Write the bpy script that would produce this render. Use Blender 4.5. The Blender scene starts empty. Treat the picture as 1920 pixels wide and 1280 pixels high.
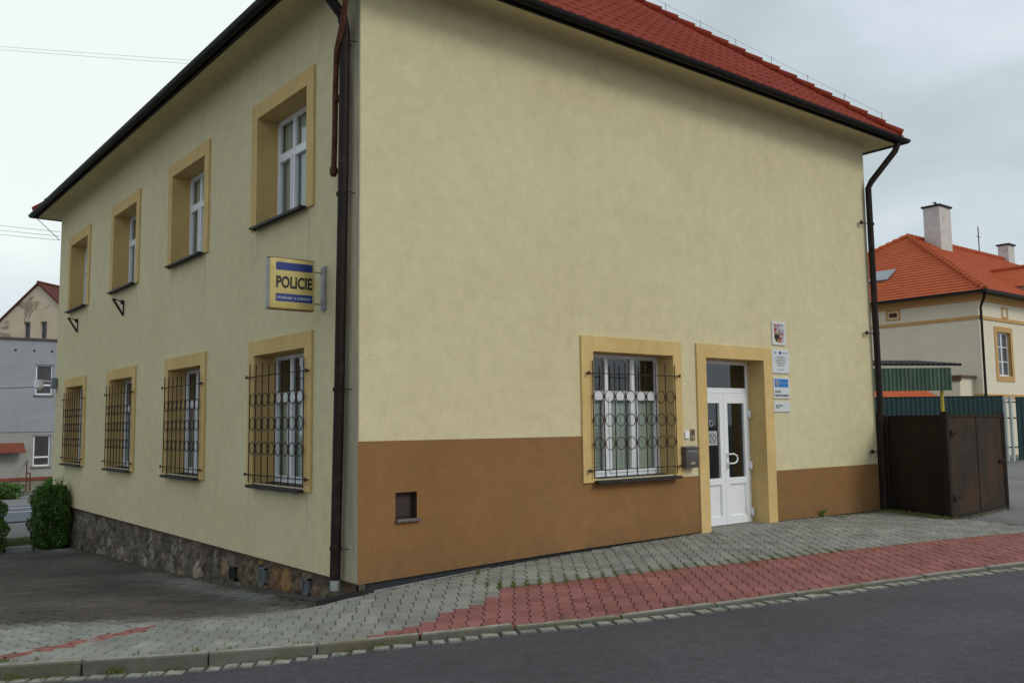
import bpy, bmesh, math, random
import numpy as np
from mathutils import Vector, Matrix
R = math.radians
random.seed(7); rng = np.random.default_rng(7)
sc = bpy.context.scene
col = sc.collection
PI = math.pi

# ------------------------------------------------------------------ helpers
def tag(o, label=None, cat=None, group=None, kind=None):
    if label: o['label'] = label
    if cat: o['category'] = cat
    if group: o['group'] = group
    if kind: o['kind'] = kind
    return o

def empty(name, loc=(0, 0, 0), rz=0.0):
    e = bpy.data.objects.new(name, None); e.empty_display_size = .2
    e.location = loc; e.rotation_euler = (0, 0, rz); col.objects.link(e); return e

class MB:
    def __init__(s): s.v = []; s.f = []; s.c = []; s.smooth = False; s.ms = []
    def add(s, vs, fs, c=None, m=0):
        b = len(s.v); s.v += [tuple(p) for p in vs]
        for f in fs: s.f.append(tuple(b + i for i in f)); s.c.append(c); s.ms.append(m)
    def box(s, a, b, c=None, m=0):
        x0, y0, z0 = a; x1, y1, z1 = b
        if x0 > x1: x0, x1 = x1, x0
        if y0 > y1: y0, y1 = y1, y0
        if z0 > z1: z0, z1 = z1, z0
        s.add([(x0,y0,z0),(x1,y0,z0),(x1,y1,z0),(x0,y1,z0),(x0,y0,z1),(x1,y0,z1),(x1,y1,z1),(x0,y1,z1)],
              [(0,3,2,1),(4,5,6,7),(0,1,5,4),(1,2,6,5),(2,3,7,6),(3,0,4,7)], c, m)
    def bbox(s, a, b, e=.01, c=None):      # bevelled box
        bm = bmesh.new(); bmesh.ops.create_cube(bm, size=1)
        for v in bm.verts: v.co = Vector([(a[i]+b[i])/2 + v.co[i]*abs(b[i]-a[i]) for i in range(3)])
        bmesh.ops.bevel(bm, geom=bm.edges[:], offset=e, segments=2, affect='EDGES', profile=.6)
        s.from_bm(bm, c)
    def from_bm(s, bm, c=None):
        bm.verts.ensure_lookup_table()
        for i, v in enumerate(bm.verts): v.index = i
        s.add([v.co[:] for v in bm.verts], [[v.index for v in f.verts] for f in bm.faces], c); bm.free()
    def quad(s, *p, c=None, m=0): s.add(p, [tuple(range(len(p)))], c, m)
    def tube(s, pts, r, n=8, cap=True, c=None):
        pts = [Vector(p) for p in pts]; rings = []; prev = None
        for i, p in enumerate(pts):
            d = (pts[min(i+1, len(pts)-1)] - pts[max(i-1, 0)]).normalized()
            if prev is None:
                a = Vector((0, 0, 1)) if abs(d.z) < .9 else Vector((1, 0, 0)); u = d.cross(a).normalized()
            else: u = (prev - d*prev.dot(d)).normalized()
            w = d.cross(u); prev = u; rr = r[i] if isinstance(r, (list, tuple)) else r
            rings.append([p + (u*math.cos(2*PI*k/n) + w*math.sin(2*PI*k/n))*rr for k in range(n)])
        vs = [q for rg in rings for q in rg]; fs = []
        for i in range(len(pts)-1):
            for k in range(n): fs.append((i*n+k, i*n+(k+1) % n, (i+1)*n+(k+1) % n, (i+1)*n+k))
        if cap: fs.append(tuple(range(n))[::-1]); fs.append(tuple((len(pts)-1)*n+k for k in range(n)))
        s.add(vs, fs, c)
    def torus(s, cen, R_, r, ax='y', n=22, k=5):
        pts = []
        for i in range(n+1):
            a = 2*PI*i/n
            pts.append((cen[0]+R_*math.cos(a), cen[1], cen[2]+R_*math.sin(a)) if ax == 'y' else (cen[0], cen[1]+R_*math.cos(a), cen[2]+R_*math.sin(a)))
        s.tube(pts, r, k, False)
    def prism(s, poly, d, c=None):        # poly: list of Vector, extruded by d
        n = len(poly); d = Vector(d); P = [Vector(p) for p in poly]
        s.add([tuple(p) for p in P] + [tuple(p+d) for p in P],
              [tuple(range(n)), tuple(range(n, 2*n))[::-1]] + [((i+1) % n, i, n+i, n+(i+1) % n) for i in range(n)], c)
    def build(s, name, mats, parent=None, loc=(0, 0, 0), smooth=False, angle=None, recalc=True):
        me = bpy.data.meshes.new(name); me.from_pydata(s.v, [], s.f)
        if not isinstance(mats, (list, tuple)): mats = [mats]
        for m in mats: me.materials.append(m)
        if len(mats) > 1: me.polygons.foreach_set('material_index', s.ms)
        if any(c is not None for c in s.c):
            at = me.color_attributes.new('Col', 'FLOAT_COLOR', 'CORNER'); arr = []
            for f, c in zip(s.f, s.c):
                cc = c if c is not None else (1, 1, 1)
                arr += [cc[0], cc[1], cc[2], 1.0]*len(f)
            at.data.foreach_set('color', arr)
        me.update()
        if recalc:
            bm = bmesh.new(); bm.from_mesh(me); bmesh.ops.recalc_face_normals(bm, faces=bm.faces[:]); bm.to_mesh(me); bm.free()
        if smooth: me.shade_smooth()
        if angle: me.shade_smooth(); me.set_sharp_from_angle(angle=R(angle))
        o = bpy.data.objects.new(name, me); col.objects.link(o); o.location = loc
        if parent: o.parent = parent
        return o

def copy_tree(o, parent=None):
    c = o.copy(); col.objects.link(c); c.parent = parent
    for ch in [x for x in bpy.data.objects if x.parent == o]: copy_tree(ch, c)
    return c

# ------------------------------------------------------------------ materials
def newmat(name):
    m = bpy.data.materials.new(name); m.use_nodes = True; nt = m.node_tree
    return m, nt, nt.nodes['Principled BSDF']

def ramp(nt, fac, stops):
    r = nt.nodes.new('ShaderNodeValToRGB'); el = r.color_ramp.elements
    while len(el) > 1: el.remove(el[-1])
    el[0].position = stops[0][0]; c = stops[0][1]; el[0].color = (*c, 1) if not isinstance(c, (int, float)) else (c, c, c, 1)
    for p, c in stops[1:]:
        e = el.new(p); e.color = (*c, 1) if not isinstance(c, (int, float)) else (c, c, c, 1)
    nt.links.new(fac, r.inputs[0]); return r.outputs[0]

def noise(nt, scale, detail=4, rough=.55, vec=None, stretch=None, coord='Object', dist=0.0):
    tc = nt.nodes.new('ShaderNodeTexCoord'); n = nt.nodes.new('ShaderNodeTexNoise')
    n.inputs['Scale'].default_value = scale; n.inputs['Detail'].default_value = detail; n.inputs['Roughness'].default_value = rough
    n.inputs['Distortion'].default_value = dist
    src = tc.outputs[coord]
    if stretch:
        mp = nt.nodes.new('ShaderNodeMapping'); mp.inputs['Scale'].default_value = stretch; nt.links.new(src, mp.inputs[0]); src = mp.outputs[0]
    nt.links.new(src, n.inputs['Vector']); return n.outputs['Fac']

def mixc(nt, fac, a, b, mode='MIX'):
    m = nt.nodes.new('ShaderNodeMix'); m.data_type = 'RGBA'; m.blend_type = mode
    for s, v in ((m.inputs[0], fac), (m.inputs[6], a), (m.inputs[7], b)):
        if isinstance(v, (int, float)): s.default_value = v
        elif isinstance(v, tuple): s.default_value = (*v, 1)
        else: nt.links.new(v, s)
    return m.outputs[2]

def bump(nt, bs, h, strength=.3, dist=.01):
    b = nt.nodes.new('ShaderNodeBump'); b.inputs['Strength'].default_value = strength; b.inputs['Distance'].default_value = dist
    nt.links.new(h, b.inputs['Height']); nt.links.new(b.outputs[0], bs.inputs['Normal']); return b

def mat(name, c, rough=.7, var=.12, scale=3., fine=0., fscale=60., bmp=0., metal=0., spec=.4, dirt=None, dscale=1.5, dlo=.55, dhi=.75, attr=False, stretch=None, bdist=.004):
    m, nt, b = newmat(name)
    b.inputs['Roughness'].default_value = rough; b.inputs['Metallic'].default_value = metal
    b.inputs['Specular IOR Level'].default_value = spec
    n = noise(nt, scale, 5, .6, stretch=stretch)
    lo = tuple(x*(1-var) for x in c); hi = tuple(min(1, x*(1+var)) for x in c)
    cc = ramp(nt, n, [(.3, lo), (.7, hi)])
    if attr:
        a = nt.nodes.new('ShaderNodeVertexColor'); a.layer_name = 'Col'; cc = mixc(nt, 1., cc, a.outputs[0], 'MULTIPLY')
    if fine:
        f = noise(nt, fscale, 3, .7); cc = mixc(nt, 1., cc, ramp(nt, f, [(.3, 1-fine), (.7, 1+fine*.6)]), 'MULTIPLY')
    if dirt:
        d = noise(nt, dscale, 7, .65, stretch=stretch, dist=.3); cc = mixc(nt, ramp(nt, d, [(dlo, 0.), (dhi, 1.)]), cc, dirt)
    nt.links.new(cc, b.inputs['Base Color'])
    if bmp: bump(nt, b, noise(nt, fscale, 4, .7), bmp, bdist)
    return m

def zmask(nt, axis, stops):
    tc = nt.nodes.new('ShaderNodeTexCoord'); sp = nt.nodes.new('ShaderNodeSeparateXYZ'); nt.links.new(tc.outputs['Object'], sp.inputs[0])
    mr = nt.nodes.new('ShaderNodeMapRange'); mr.inputs['From Min'].default_value = stops[0]; mr.inputs['From Max'].default_value = stops[1]
    nt.links.new(sp.outputs[axis], mr.inputs['Value']); return mr.outputs[0]
def mul(nt, a, b, op='MULTIPLY'):
    m = nt.nodes.new('ShaderNodeMath'); m.operation = op
    for i, v in enumerate((a, b)):
        if isinstance(v, (int, float)): m.inputs[i].default_value = v
        else: nt.links.new(v, m.inputs[i])
    return m.outputs[0]

def stucco(name, c, c2, streak=.0, stain=(.23,.20,.12), grime=False, splash=None):
    m, nt, b = newmat(name); b.inputs['Roughness'].default_value = .92; b.inputs['Specular IOR Level'].default_value = .15
    n1 = noise(nt, .55, 6, .62, dist=.6); n2 = noise(nt, 5., 5, .7); n3 = noise(nt, 75., 3, .75)
    cc = ramp(nt, n1, [(.32, c), (.68, c2)])
    cc = mixc(nt, 1., cc, ramp(nt, n2, [(.28, .90), (.72, 1.07)]), 'MULTIPLY')
    cc = mixc(nt, 1., cc, ramp(nt, n3, [(.30, .80), (.62, 1.06)]), 'MULTIPLY')
    # dark specks of the roughcast
    sp = noise(nt, 21., 2, .5); cc = mixc(nt, ramp(nt, sp, [(.70, 0.), (.78, .35)]), cc, tuple(x*.55 for x in c))
    if streak:
        s1 = noise(nt, 1.0, 6, .7, stretch=(3.2, 3.2, .16)); cc = mixc(nt, ramp(nt, s1, [(.52, 0.), (.80, streak)]), cc, stain)
    if splash:
        bl = noise(nt, 1.6, 7, .75, dist=1.2); cc = mixc(nt, ramp(nt, bl, [(.42, 0.), (.66, .55)]), cc, splash[0])
        zf = ramp(nt, zmask(nt, 'Z', (-.02, .42)), [(0., 1.), (.35, .55), (1., 0.)]); sn = ramp(nt, noise(nt, 3.4, 7, .75, stretch=(1, 1, .6)), [(.36, 0.), (.66, 1.)])
        cc = mixc(nt, mul(nt, mul(nt, zf, sn), .75), cc, splash[1])
    if grime:   # sooty run-off beside the corner downpipe
        gy = ramp(nt, zmask(nt, 'Y', (-.02, .42)), [(0., 0.), (.03, 1.), (.75, .8), (1., 0.)]); gx = ramp(nt, zmask(nt, 'X', (-.2, .02)), [(.0, 1.), (.95, 1.), (1., 0.)])
        gn = ramp(nt, noise(nt, 1.0, 6, .7, stretch=(5, 5, .5)), [(.30, .25), (.62, .95)]); cc = mixc(nt, mul(nt, mul(nt, gy, gx), gn), cc, (.26,.235,.19))
    if grime:
        wob = noise(nt, 1.3, 5, .7)
        for (y0, za, zb) in ((1.22,3.05,4.26),(2.78,3.0,4.26),(4.72,2.9,4.26),(6.25,3.3,4.26),(8.2,3.0,4.26),(9.78,3.2,4.26),(11.7,2.9,4.26),(1.22,.05,.9),(2.93,.02,.9),(6.3,.1,.9),(9.8,.1,.9),(2.93,3.1,4.2)):
            a = nt.nodes.new('ShaderNodeMath'); a.operation = 'COMPARE'; nt.links.new(zmask(nt, 'Y', (0, 1)), a.inputs[0])
            tc2 = nt.nodes.new('ShaderNodeTexCoord'); sp2 = nt.nodes.new('ShaderNodeSeparateXYZ'); nt.links.new(tc2.outputs['Object'], sp2.inputs[0])
            ab = mul(nt, mul(nt, sp2.outputs['Y'], y0, 'SUBTRACT'), mul(nt, mul(nt, wob, .5, 'SUBTRACT'), .10), 'ADD'); ab2 = mul(nt, ab, ab)
            g = nt.nodes.new('ShaderNodeMapRange'); g.inputs['From Min'].default_value = .0; g.inputs['From Max'].default_value = .0022; g.inputs['To Min'].default_value = .30; g.inputs['To Max'].default_value = 0; nt.links.new(ab2, g.inputs['Value'])
            fz = ramp(nt, zmask(nt, 'Z', (za, zb)), [(0., 0.), (.96, 1.), (1., 0.)])
            nt.nodes.remove(a); cc = mixc(nt, mul(nt, g.outputs[0], fz), cc, (.33,.30,.22))
    nt.links.new(cc, b.inputs['Base Color']); bump(nt, b, noise(nt, 95., 3, .8), .45, .006); return m

M = {}
M['wall'] = stucco('cream_render', (.640,.568,.338), (.690,.622,.392), .22, (.50,.44,.29), grime=True)
M['dado'] = stucco('brown_render', (.245,.124,.048), (.305,.160,.064), .0, splash=((.215,.135,.056), (.115,.082,.050)))
M['ochre'] = stucco('ochre_render', (.62,.435,.175), (.70,.505,.225), .25, (.42,.28,.11))
M['gutter'] = mat('dark_brown_metal', (.010,.008,.008), .6, .25, 4, metal=.0, spec=.2, dirt=(.03,.023,.02), dscale=3)
M['pipe'] = mat('brown_painted_pipe', (.018,.011,.009), .6, .25, 3, spec=.2, dirt=(.055,.035,.025), dscale=5)
M['rust'] = mat('rusty_steel', (.10,.036,.018), .8, .4, 9, bmp=.3, dirt=(.17,.07,.03), dscale=7, spec=.25)
M['iron'] = mat('dark_iron', (.035,.018,.014), .7, .3, 14, spec=.3, dirt=(.09,.04,.02), dscale=12)
M['white'] = mat('white_plastic', (.80,.82,.83), .32, .04, 2, spec=.5, dirt=(.52,.53,.50), dscale=3, dlo=.62, dhi=.85)
M['sill'] = mat('dark_sill_metal', (.026,.023,.023), .6, .2, 6, spec=.25, dirt=(.05,.045,.04), dscale=5)
M['black'] = mat('black_rubber', (.012,.012,.013), .6)
M['interior'] = mat('room_interior', (.10,.095,.085), .9, .2)
M['curtain'] = mat('net_curtain', (.78,.82,.72), .9, .10, 2, stretch=(14, 14, .3))
M['curtain_up'] = mat('pale_curtain', (.78,.76,.68), .9, .14, 2, stretch=(14, 14, .3))
M['blind'] = mat('venetian_blind', (.45,.49,.45), .6, .05)
M['steelgrey'] = mat('grey_metal', (.30,.31,.33), .45, .1, 5, spec=.5, dirt=(.16,.13,.11), dscale=8)
M['concrete'] = mat('concrete', (.23,.225,.20), .9, .2, 3, fine=.2, fscale=50, bmp=.3, dirt=(.12,.11,.09), dscale=3)
M['darkconc'] = mat('bitumen_concrete', (.022,.021,.019), .85, .3, 5, bmp=.4)
M['cement'] = mat('cement_lip', (.34,.36,.36), .9, .15, 9, bmp=.3)
M['membrane'] = mat('dimple_membrane', (.018,.020,.026), .55, .2, 8, spec=.5)

def glassmat(name, fac=.78, tint=(.82,.87,.85)):
    m, nt, b = newmat(name); out = nt.nodes['Material Output']; nt.nodes.remove(b)
    t = nt.nodes.new('ShaderNodeBsdfTransparent'); t.inputs[0].default_value = (*tint, 1)
    g = nt.nodes.new('ShaderNodeBsdfGlossy'); g.inputs['Roughness'].default_value = .03; g.inputs[0].default_value = (.9,.95,1,1)
    fr = nt.nodes.new('ShaderNodeFresnel'); fr.inputs[0].default_value = 1.55
    mr = nt.nodes.new('ShaderNodeMath'); mr.operation = 'MULTIPLY_ADD'; mr.inputs[1].default_value = 1.4; mr.inputs[2].default_value = .02
    bp = nt.nodes.new('ShaderNodeBump'); bp.inputs['Strength'].default_value = .03; bp.inputs['Distance'].default_value = .02
    nt.links.new(noise(nt, 1.4, 1), bp.inputs['Height']); nt.links.new(bp.outputs[0], g.inputs['Normal'])
    nt.links.new(fr.outputs[0], mr.inputs[0])
    mx = nt.nodes.new('ShaderNodeMixShader'); nt.links.new(mr.outputs[0], mx.inputs[0]); nt.links.new(t.outputs[0], mx.inputs[1]); nt.links.new(g.outputs[0], mx.inputs[2])
    nt.links.new(mx.outputs[0], out.inputs[0]); return m
M['glass'] = glassmat('window_glass')
M['glass_dark'] = glassmat('dark_glass', tint=(.16,.16,.17))

def flat(name, c, rough=.5, spec=.4): return mat(name, c, rough, .06, 4, spec=spec)

# ------------------------------------------------------------------ terrain heights
KTX = np.array([-3.256,-2.857,-2.505,-1.949,-1.313,-.739,.181,1.567,2.222,2.923,3.891,5.33,6.362])
KTY = np.array([.114,-.126,-.354,-.769,-1.304,-1.736,-2.222,-2.72,-2.98,-3.159,-3.414,-3.751,-3.993])
KTZ = np.array([-.30,-.28,-.265,-.235,-.20,-.165,-.115,-.07,-.05,-.035,-.025,-.015,-.01])
_pf = np.polyfit(KTX, KTY, 4)
_nx = np.concatenate([[-300,-14,-9,-7,-5.5,-4.4], np.arange(-3.3, 6.41, .25), [9, 14, 30, 300]])
_in = np.polyval(_pf, np.clip(_nx, -3.3, 6.4))
_ny = _in.copy()
for i, x in enumerate(_nx):
    if x > 6.4: _ny[i] = np.polyval(_pf, 6.4) - .235*(x-6.4)
    if x < -3.3: _ny[i] = {-300: 2.6, -14: 2.6, -9: 2.35, -7: 1.95, -5.5: 1.35, -4.4: .8}[int(x) if x in (-300,-14,-9,-7) else x]
_ny[-1] = _ny[-2] - 8
def yk(x): return np.interp(x, _nx, _ny)
def drop(x): return np.interp(x, [-3.3,-2.5,-1.9,-1.3,-.7,.2,6], [.125,.12,.110,.085,.055,.040,.034])

def tps(P):
    P = np.array(P, float); n = len(P)
    def phi(d2): return .5*d2*np.log(d2 + 1e-9)
    d2 = ((P[:, None, :2]-P[None, :, :2])**2).sum(-1)
    A = np.zeros((n+3, n+3)); A[:n, :n] = phi(d2) + np.eye(n)*.02
    A[:n, n] = 1; A[:n, n+1:] = P[:, :2]; A[n, :n] = 1; A[n+1:, :n] = P[:, :2].T
    w = np.linalg.solve(A, np.concatenate([P[:, 2], [0, 0, 0]]))
    def f(x, y):
        x = np.asarray(x, float); y = np.asarray(y, float); sh = x.shape; x = x.ravel(); y = y.ravel()
        out = np.empty(len(x))
        for s in range(0, len(x), 20000):
            xs = x[s:s+20000]; ys = y[s:s+20000]
            q = (xs[:, None]-P[None, :, 0])**2 + (ys[:, None]-P[None, :, 1])**2
            out[s:s+20000] = phi(q)@w[:n] + w[n] + w[n+1]*xs + w[n+2]*ys
        return out.reshape(sh)
    return f
SP = [(x, float(yk(x)), z) for x, z in zip(KTX, KTZ)]
SP += [(0,.6,-.285),(0,1,-.315),(0,2.5,-.40),(0,4.2,-.48),(0,5.7,-.58),(0,8.76,-.70),(0,12.36,-.81),(0,16,-.85)]
SP += [(.05,0,-.105),(.86,0,-.065),(1.88,0,-.012),(3.2,0,.032),(5.48,0,.070),(7.3,0,.095),(10.3,0,.055),(-1.3,.5,-.26),(-.35,.35,-.235)]
for _x, _zw in ((.3,-.095),(1.,-.06),(1.9,-.015),(3.2,.03),(4.5,.055),(6.2,.075),(8.5,.075)):
    _k = float(yk(_x)); _zk = float(np.interp(_x, KTX, KTZ)) if _x < 6.3 else -.008
    for _t in (.33,.66): SP.append((_x, _k*(1-_t), _zk*(1-_t)+_zw*_t))
SP += [(-.5,-.6,-.205),(-1.3,-.35,-.245),(-2.2,.2,-.28)]
SP += [(-3,3,-.40),(-6,2.5,-.42),(-3,7,-.62),(-3,12,-.80),(-8,7,-.65),(0,20,-.85),(5,20,-.85),(0,30,-.92),(10,34,-1.0),(0,42,-1.35),(6,42,-1.4),(-20,10,-.8),(-20,40,-1.2),
       (12,-3.,-.005),(13,-1,.03),(16,-5.5,-.03),(20,1,.03),(30,6,.08),(32,6,.1),(30,-8,-.02),(45,0,.05),(5,6,-.2),(10,8,0),(12,20,-.3),
       (70,60,-.5),(0,100,-1.6),(-60,5,-.9),(120,-20,0),(180,180,-1),(-180,180,-1.5),(-180,5,-1.2),(220,60,-.5),(0,260,-1.8)]
H = tps(SP)
RP = []
for x, z in zip(KTX, KTZ):
    y = float(yk(x)); zz = z - float(drop(x))
    RP += [(x, y, zz), (x-1.6, y-3.6, zz+.045), (x-3.2, y-7.4, zz)]
RP += [(14,-5.8,-.08),(30,-9.5,-.1),(26,-18,-.1),(-9,2.4,-.62),(-14,2.6,-.7),(-12,-6,-.6),(-60,2,-1.2),(-60,-20,-1.2),(120,-22,-.1),(120,-60,-.1),(-20,-120,-.5),(200,-200,-.2),(-200,-200,-1)]
HR = tps(RP)

# ground sheet on the building side of the kerb, the road on the other
def spaced(a, b, fine, n, k): # geometric growth from b outwards
    out = []; s = fine; x = b
    while (x < a if a > b else x > a):
        x += s if a > b else -s; out.append(x); s *= k
    return out
xs = sorted(spaced(-320, -6, .4, 0, 1.22)) + list(np.arange(-6, 14.01, .2)) + spaced(320, 14, .4, 0, 1.2)
def sheet(name, ts, fn, m):
    X, T = np.meshgrid(np.array(xs), np.array(ts), indexing='ij')
    Y, Z = fn(X, T); nx, nt_ = X.shape
    vs = np.stack([X, Y, Z], -1).reshape(-1, 3)
    mb = MB(); mb.v = [tuple(v) for v in vs.tolist()]
    for i in range(nx-1):
        for j in range(nt_-1):
            a = i*nt_+j; mb.f.append((a, a+nt_, a+nt_+1, a+1)); mb.c.append(None); mb.ms.append(0)
    o = mb.build(name, m, smooth=True); tag(o, kind='structure'); return o

# ground material: worn grey surface with earth and grass patches
def groundmat():
    m, nt, b = newmat('ground'); b.inputs['Roughness'].default_value = .95; b.inputs['Specular IOR Level'].default_value = .2
    n1 = noise(nt, .35, 6, .6); n2 = noise(nt, 14, 4, .7)
    cc = ramp(nt, n1, [(.35, (.17,.165,.155)), (.65, (.225,.22,.21))])
    cc = mixc(nt, 1., cc, ramp(nt, n2, [(.3, .8), (.7, 1.12)]), 'MULTIPLY')
    n3 = noise(nt, 1.3, 6, .7); cc = mixc(nt, ramp(nt, n3, [(.62, 0.), (.72, .6)]), cc, (.10,.09,.065))
    nt.links.new(cc, b.inputs['Base Color']); bump(nt, b, noise(nt, 40, 4, .7), .4, .01); return m
def asphaltmat():
    m, nt, b = newmat('asphalt'); b.inputs['Roughness'].default_value = .82; b.inputs['Specular IOR Level'].default_value = .35
    n1 = noise(nt, .5, 6, .6, dist=.8); n2 = noise(nt, 75, 3, .7); n3 = noise(nt, 9, 6, .75)
    cc = ramp(nt, n1, [(.32, (.050,.050,.055)), (.68, (.078,.074,.082))])
    cc = mixc(nt, 1., cc, ramp(nt, n3, [(.3, .78), (.7, 1.2)]), 'MULTIPLY')
    cc = mixc(nt, 1., cc, ramp(nt, n2, [(.34, .55), (.52, 1.), (.70, 1.75)]), 'MULTIPLY')
    st = noise(nt, 38, 2, .5); cc = mixc(nt, ramp(nt, st, [(.72, 0.), (.75, .8)]), cc, (.19,.185,.18))
    nt.links.new(cc, b.inputs['Base Color']); bump(nt, b, noise(nt, 160, 3, .7), .5, .006); return m
M['ground'] = groundmat(); M['asphalt'] = asphaltmat()
def inb(X, Y): return (X > .3) & (X < 10.2) & (Y > .3) & (Y < 14.1)
tg = [.06,.2,.4] + list(np.arange(.6, 16.01, .35)) + spaced(300, 16.2, .5, 0, 1.18)
def fg(X, T):
    Y = yk(X)+T; Z = H(X, Y) - .03; near = (X > -14) & (X < 10.9) & (Y < 13.2); Z = np.where(near, Z-.03, Z); return Y, Z
sheet('ground', tg, fg, M['ground'])
tr = [0] + list(np.arange(.12, 12, .3)) + spaced(260, 12.2, .5, 0, 1.2)
sheet('road', tr, lambda X, T: (yk(X)-T, HR(X, yk(X)-T)), M['asphalt'])

# ------------------------------------------------------------------ pavers
def pavermat(name, c):
    m, nt, b = newmat(name); b.inputs['Roughness'].default_value = .9; b.inputs['Specular IOR Level'].default_value = .2
    a = nt.nodes.new('ShaderNodeVertexColor'); a.layer_name = 'Col'
    cc = mixc(nt, 1., a.outputs[0], ramp(nt, noise(nt, 2.2, 6, .65), [(.3, .76), (.7, 1.16)]), 'MULTIPLY')
    cc = mixc(nt, 1., cc, ramp(nt, noise(nt, 110, 3, .75), [(.3, .80), (.7, 1.14)]), 'MULTIPLY')
    gm = noise(nt, 1.1, 7, .7, dist=.5); cc = mixc(nt, ramp(nt, gm, [(.58, 0.), (.74, .35)]), cc, (.085,.085,.045))
    nt.links.new(cc, b.inputs['Base Color']); bump(nt, b, noise(nt, 120, 3, .7), .35, .004); return m
M['paver'] = pavermat('paving_block', None)
def bedmat():
    m, nt, b = newmat('joint_bed'); b.inputs['Roughness'].default_value = 1
    cc = ramp(nt, noise(nt, 2.5, 6, .7), [(.35, (.035,.032,.024)), (.55, (.050,.050,.028)), (.7, (.060,.075,.022))])
    nt.links.new(cc, b.inputs['Base Color']); return m
M['bed'] = bedmat()

def smooth_noise(x, y, s, seed=0):   # cheap value-noise for wear
    r = np.random.default_rng(seed); v = 0
    for k in range(6):
        a = r.uniform(0, 2*PI); f = s*(1.3**k)*r.uniform(.7, 1.3); ph = r.uniform(0, 7); v = v + math.sin((x*math.cos(a)+y*math.sin(a))*f+ph)/(1.15**k)
    return v/4.2

ANG = R(-38.5); UX, UY = math.cos(ANG), math.sin(ANG); VX, VY = -UY, UX
def inpoly(x, y, P):
    r = False; j = len(P)-1
    for i in range(len(P)):
        xi, yi = P[i]; xj, yj = P[j]
        if (yi > y) != (yj > y) and x < (xj-xi)*(y-yi)/(yj-yi)+xi: r = not r
        j = i
    return r
def ytop(x): return float(np.interp(x, [1.1,2.27,3.33,3.8,5.58,9.27,24], [-.83,-1.3,-1.55,-1.75,-2.1,-2.84,-6.4]))-.07
RED2 = [(-1.1,-1.62),(-.5,-1.44),(.3,-1.36),(.85,-1.17),(.98,-1.1),(.0,-2.6),(-.7,-2.3)]
RED3 = [(.50,-1.03),(.96,-.97),(1.02,-.88),(.54,-.92)]
PITU, LENV = .142, .215
def paver_outline(lenv, w1, w2, g):  # half-widths at end and waist
    h = lenv/2-g
    return [(-w1,-h),(w1,-h),(w1,-h*.62),(w2,-h*.34),(w2,h*.34),(w1,h*.62),(w1,h),(-w1,h),(-w1,h*.62),(-w2,h*.34),(-w2,-h*.34),(-w1,-h*.62)]
OUT = paver_outline(LENV, .0745, .0555, .003)
pav_pts = []
seam_a, seam_b = (1.20,-.87), (.20,-2.17)
grey = MB(); redm = MB()
def add_paver(mb, cx, cy, z0, nrm, ux, uy, out, colr, sx=1., be=.006, lo=None, hi=None):
    n = len(out); jit = random.uniform(-.0025, .0025); jt = random.gauss(0, .006), random.gauss(0, .006); ja = random.gauss(0, .008)
    ca, sa = math.cos(ja), math.sin(ja); vs = []
    for ring, (ins, dz) in enumerate(((be, 0), (0, -be*.8), (0, -.05))):
        for (a, b) in out:
            l = math.hypot(a, b); k = 1-ins/l*1.25
            a2, b2 = a*k*sx, b*k; a2, b2 = a2*ca-b2*sa, a2*sa+b2*ca
            x = cx+a2*ux-b2*uy; y = cy+a2*uy+b2*ux
            y = max(y, float(yk(x))+.05)
            if lo: y = max(y, ytop(x)+.073)
            if hi: y = min(y, ytop(x)+.067)
            if x > -.0 and y > -.0 and cx > -.05: y = 0.
            vs.append((x, y, z0 + nrm[0]*(x-cx)+nrm[1]*(y-cy) + jit + dz + jt[0]*a2+jt[1]*b2))
    fs = [tuple(range(n))]
    for r_ in (0, 1):
        for i in range(n): fs.append((r_*n+i, (r_+1)*n+i, (r_+1)*n+(i+1) % n, r_*n+(i+1) % n))
    mb.add(vs, fs, colr)

def dirt_k(x, y):
    d = y-float(np.interp(x, [-6,-2.9,-2.3,-1.75,-1.3,-.8,-.3,0], [3.4,2.2,1.5,1.1,.62,.45,.42,.35])); w = smooth_noise(x, y, 1.6, 5)
    k = min(1, max(0, (d+.12+.30*w+.22*smooth_noise(x, y, 5, 9))/.55))
    if x > -.75 and y > .8: k *= 1-.75*min(1, max(0, (x+.75)/.4))*min(1, max(0, .35+1.1*smooth_noise(x*1.5, y*.7, 2.1, 31)))
    return k
def dirty(c, k, v, x, y):
    w = smooth_noise(x, y, 2.3, 21); cd = ((.088+.032*w)*v, (.076+.028*w)*v, (.067+.023*w)*v); return tuple(p*(1-k)+q*k for p, q in zip(c, cd))
cand = []
for i in range(-110, 150):
    for j in range(-110, 110):
        u = i*PITU; v = j*LENV + (i % 2)*LENV/2
        x = u*UX+v*VX; y = u*UY+v*VY
        if x < -9 or x > 24 or y > 3 or y < -10: continue
        k = float(yk(x))
        if y < k+.01: continue
        if x > -.02 and y > .08 and x < 10.5: continue
        side = (seam_b[0]-seam_a[0])*(y-seam_a[1])-(seam_b[1]-seam_a[1])*(x-seam_a[0])
        inred = False
        if x > 0 and side > 0 and y < ytop(x) : inred = True
        elif inpoly(x, y, RED2) or inpoly(x, y, RED3): inred = True
        if not inred and x > 10.25-.18*(y+1.46)*-1 and x > 9.9: continue
        if x < 0.02 and y > .60+.22*(x+2.6)-.02: continue
        cand.append((x, y, inred))
cx = np.array([c[0] for c in cand]); cy = np.array([c[1] for c in cand])
cz = H(cx, cy); gx = (H(cx+.05, cy)-cz)/.05; gy = (H(cx, cy+.05)-cz)/.05
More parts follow.
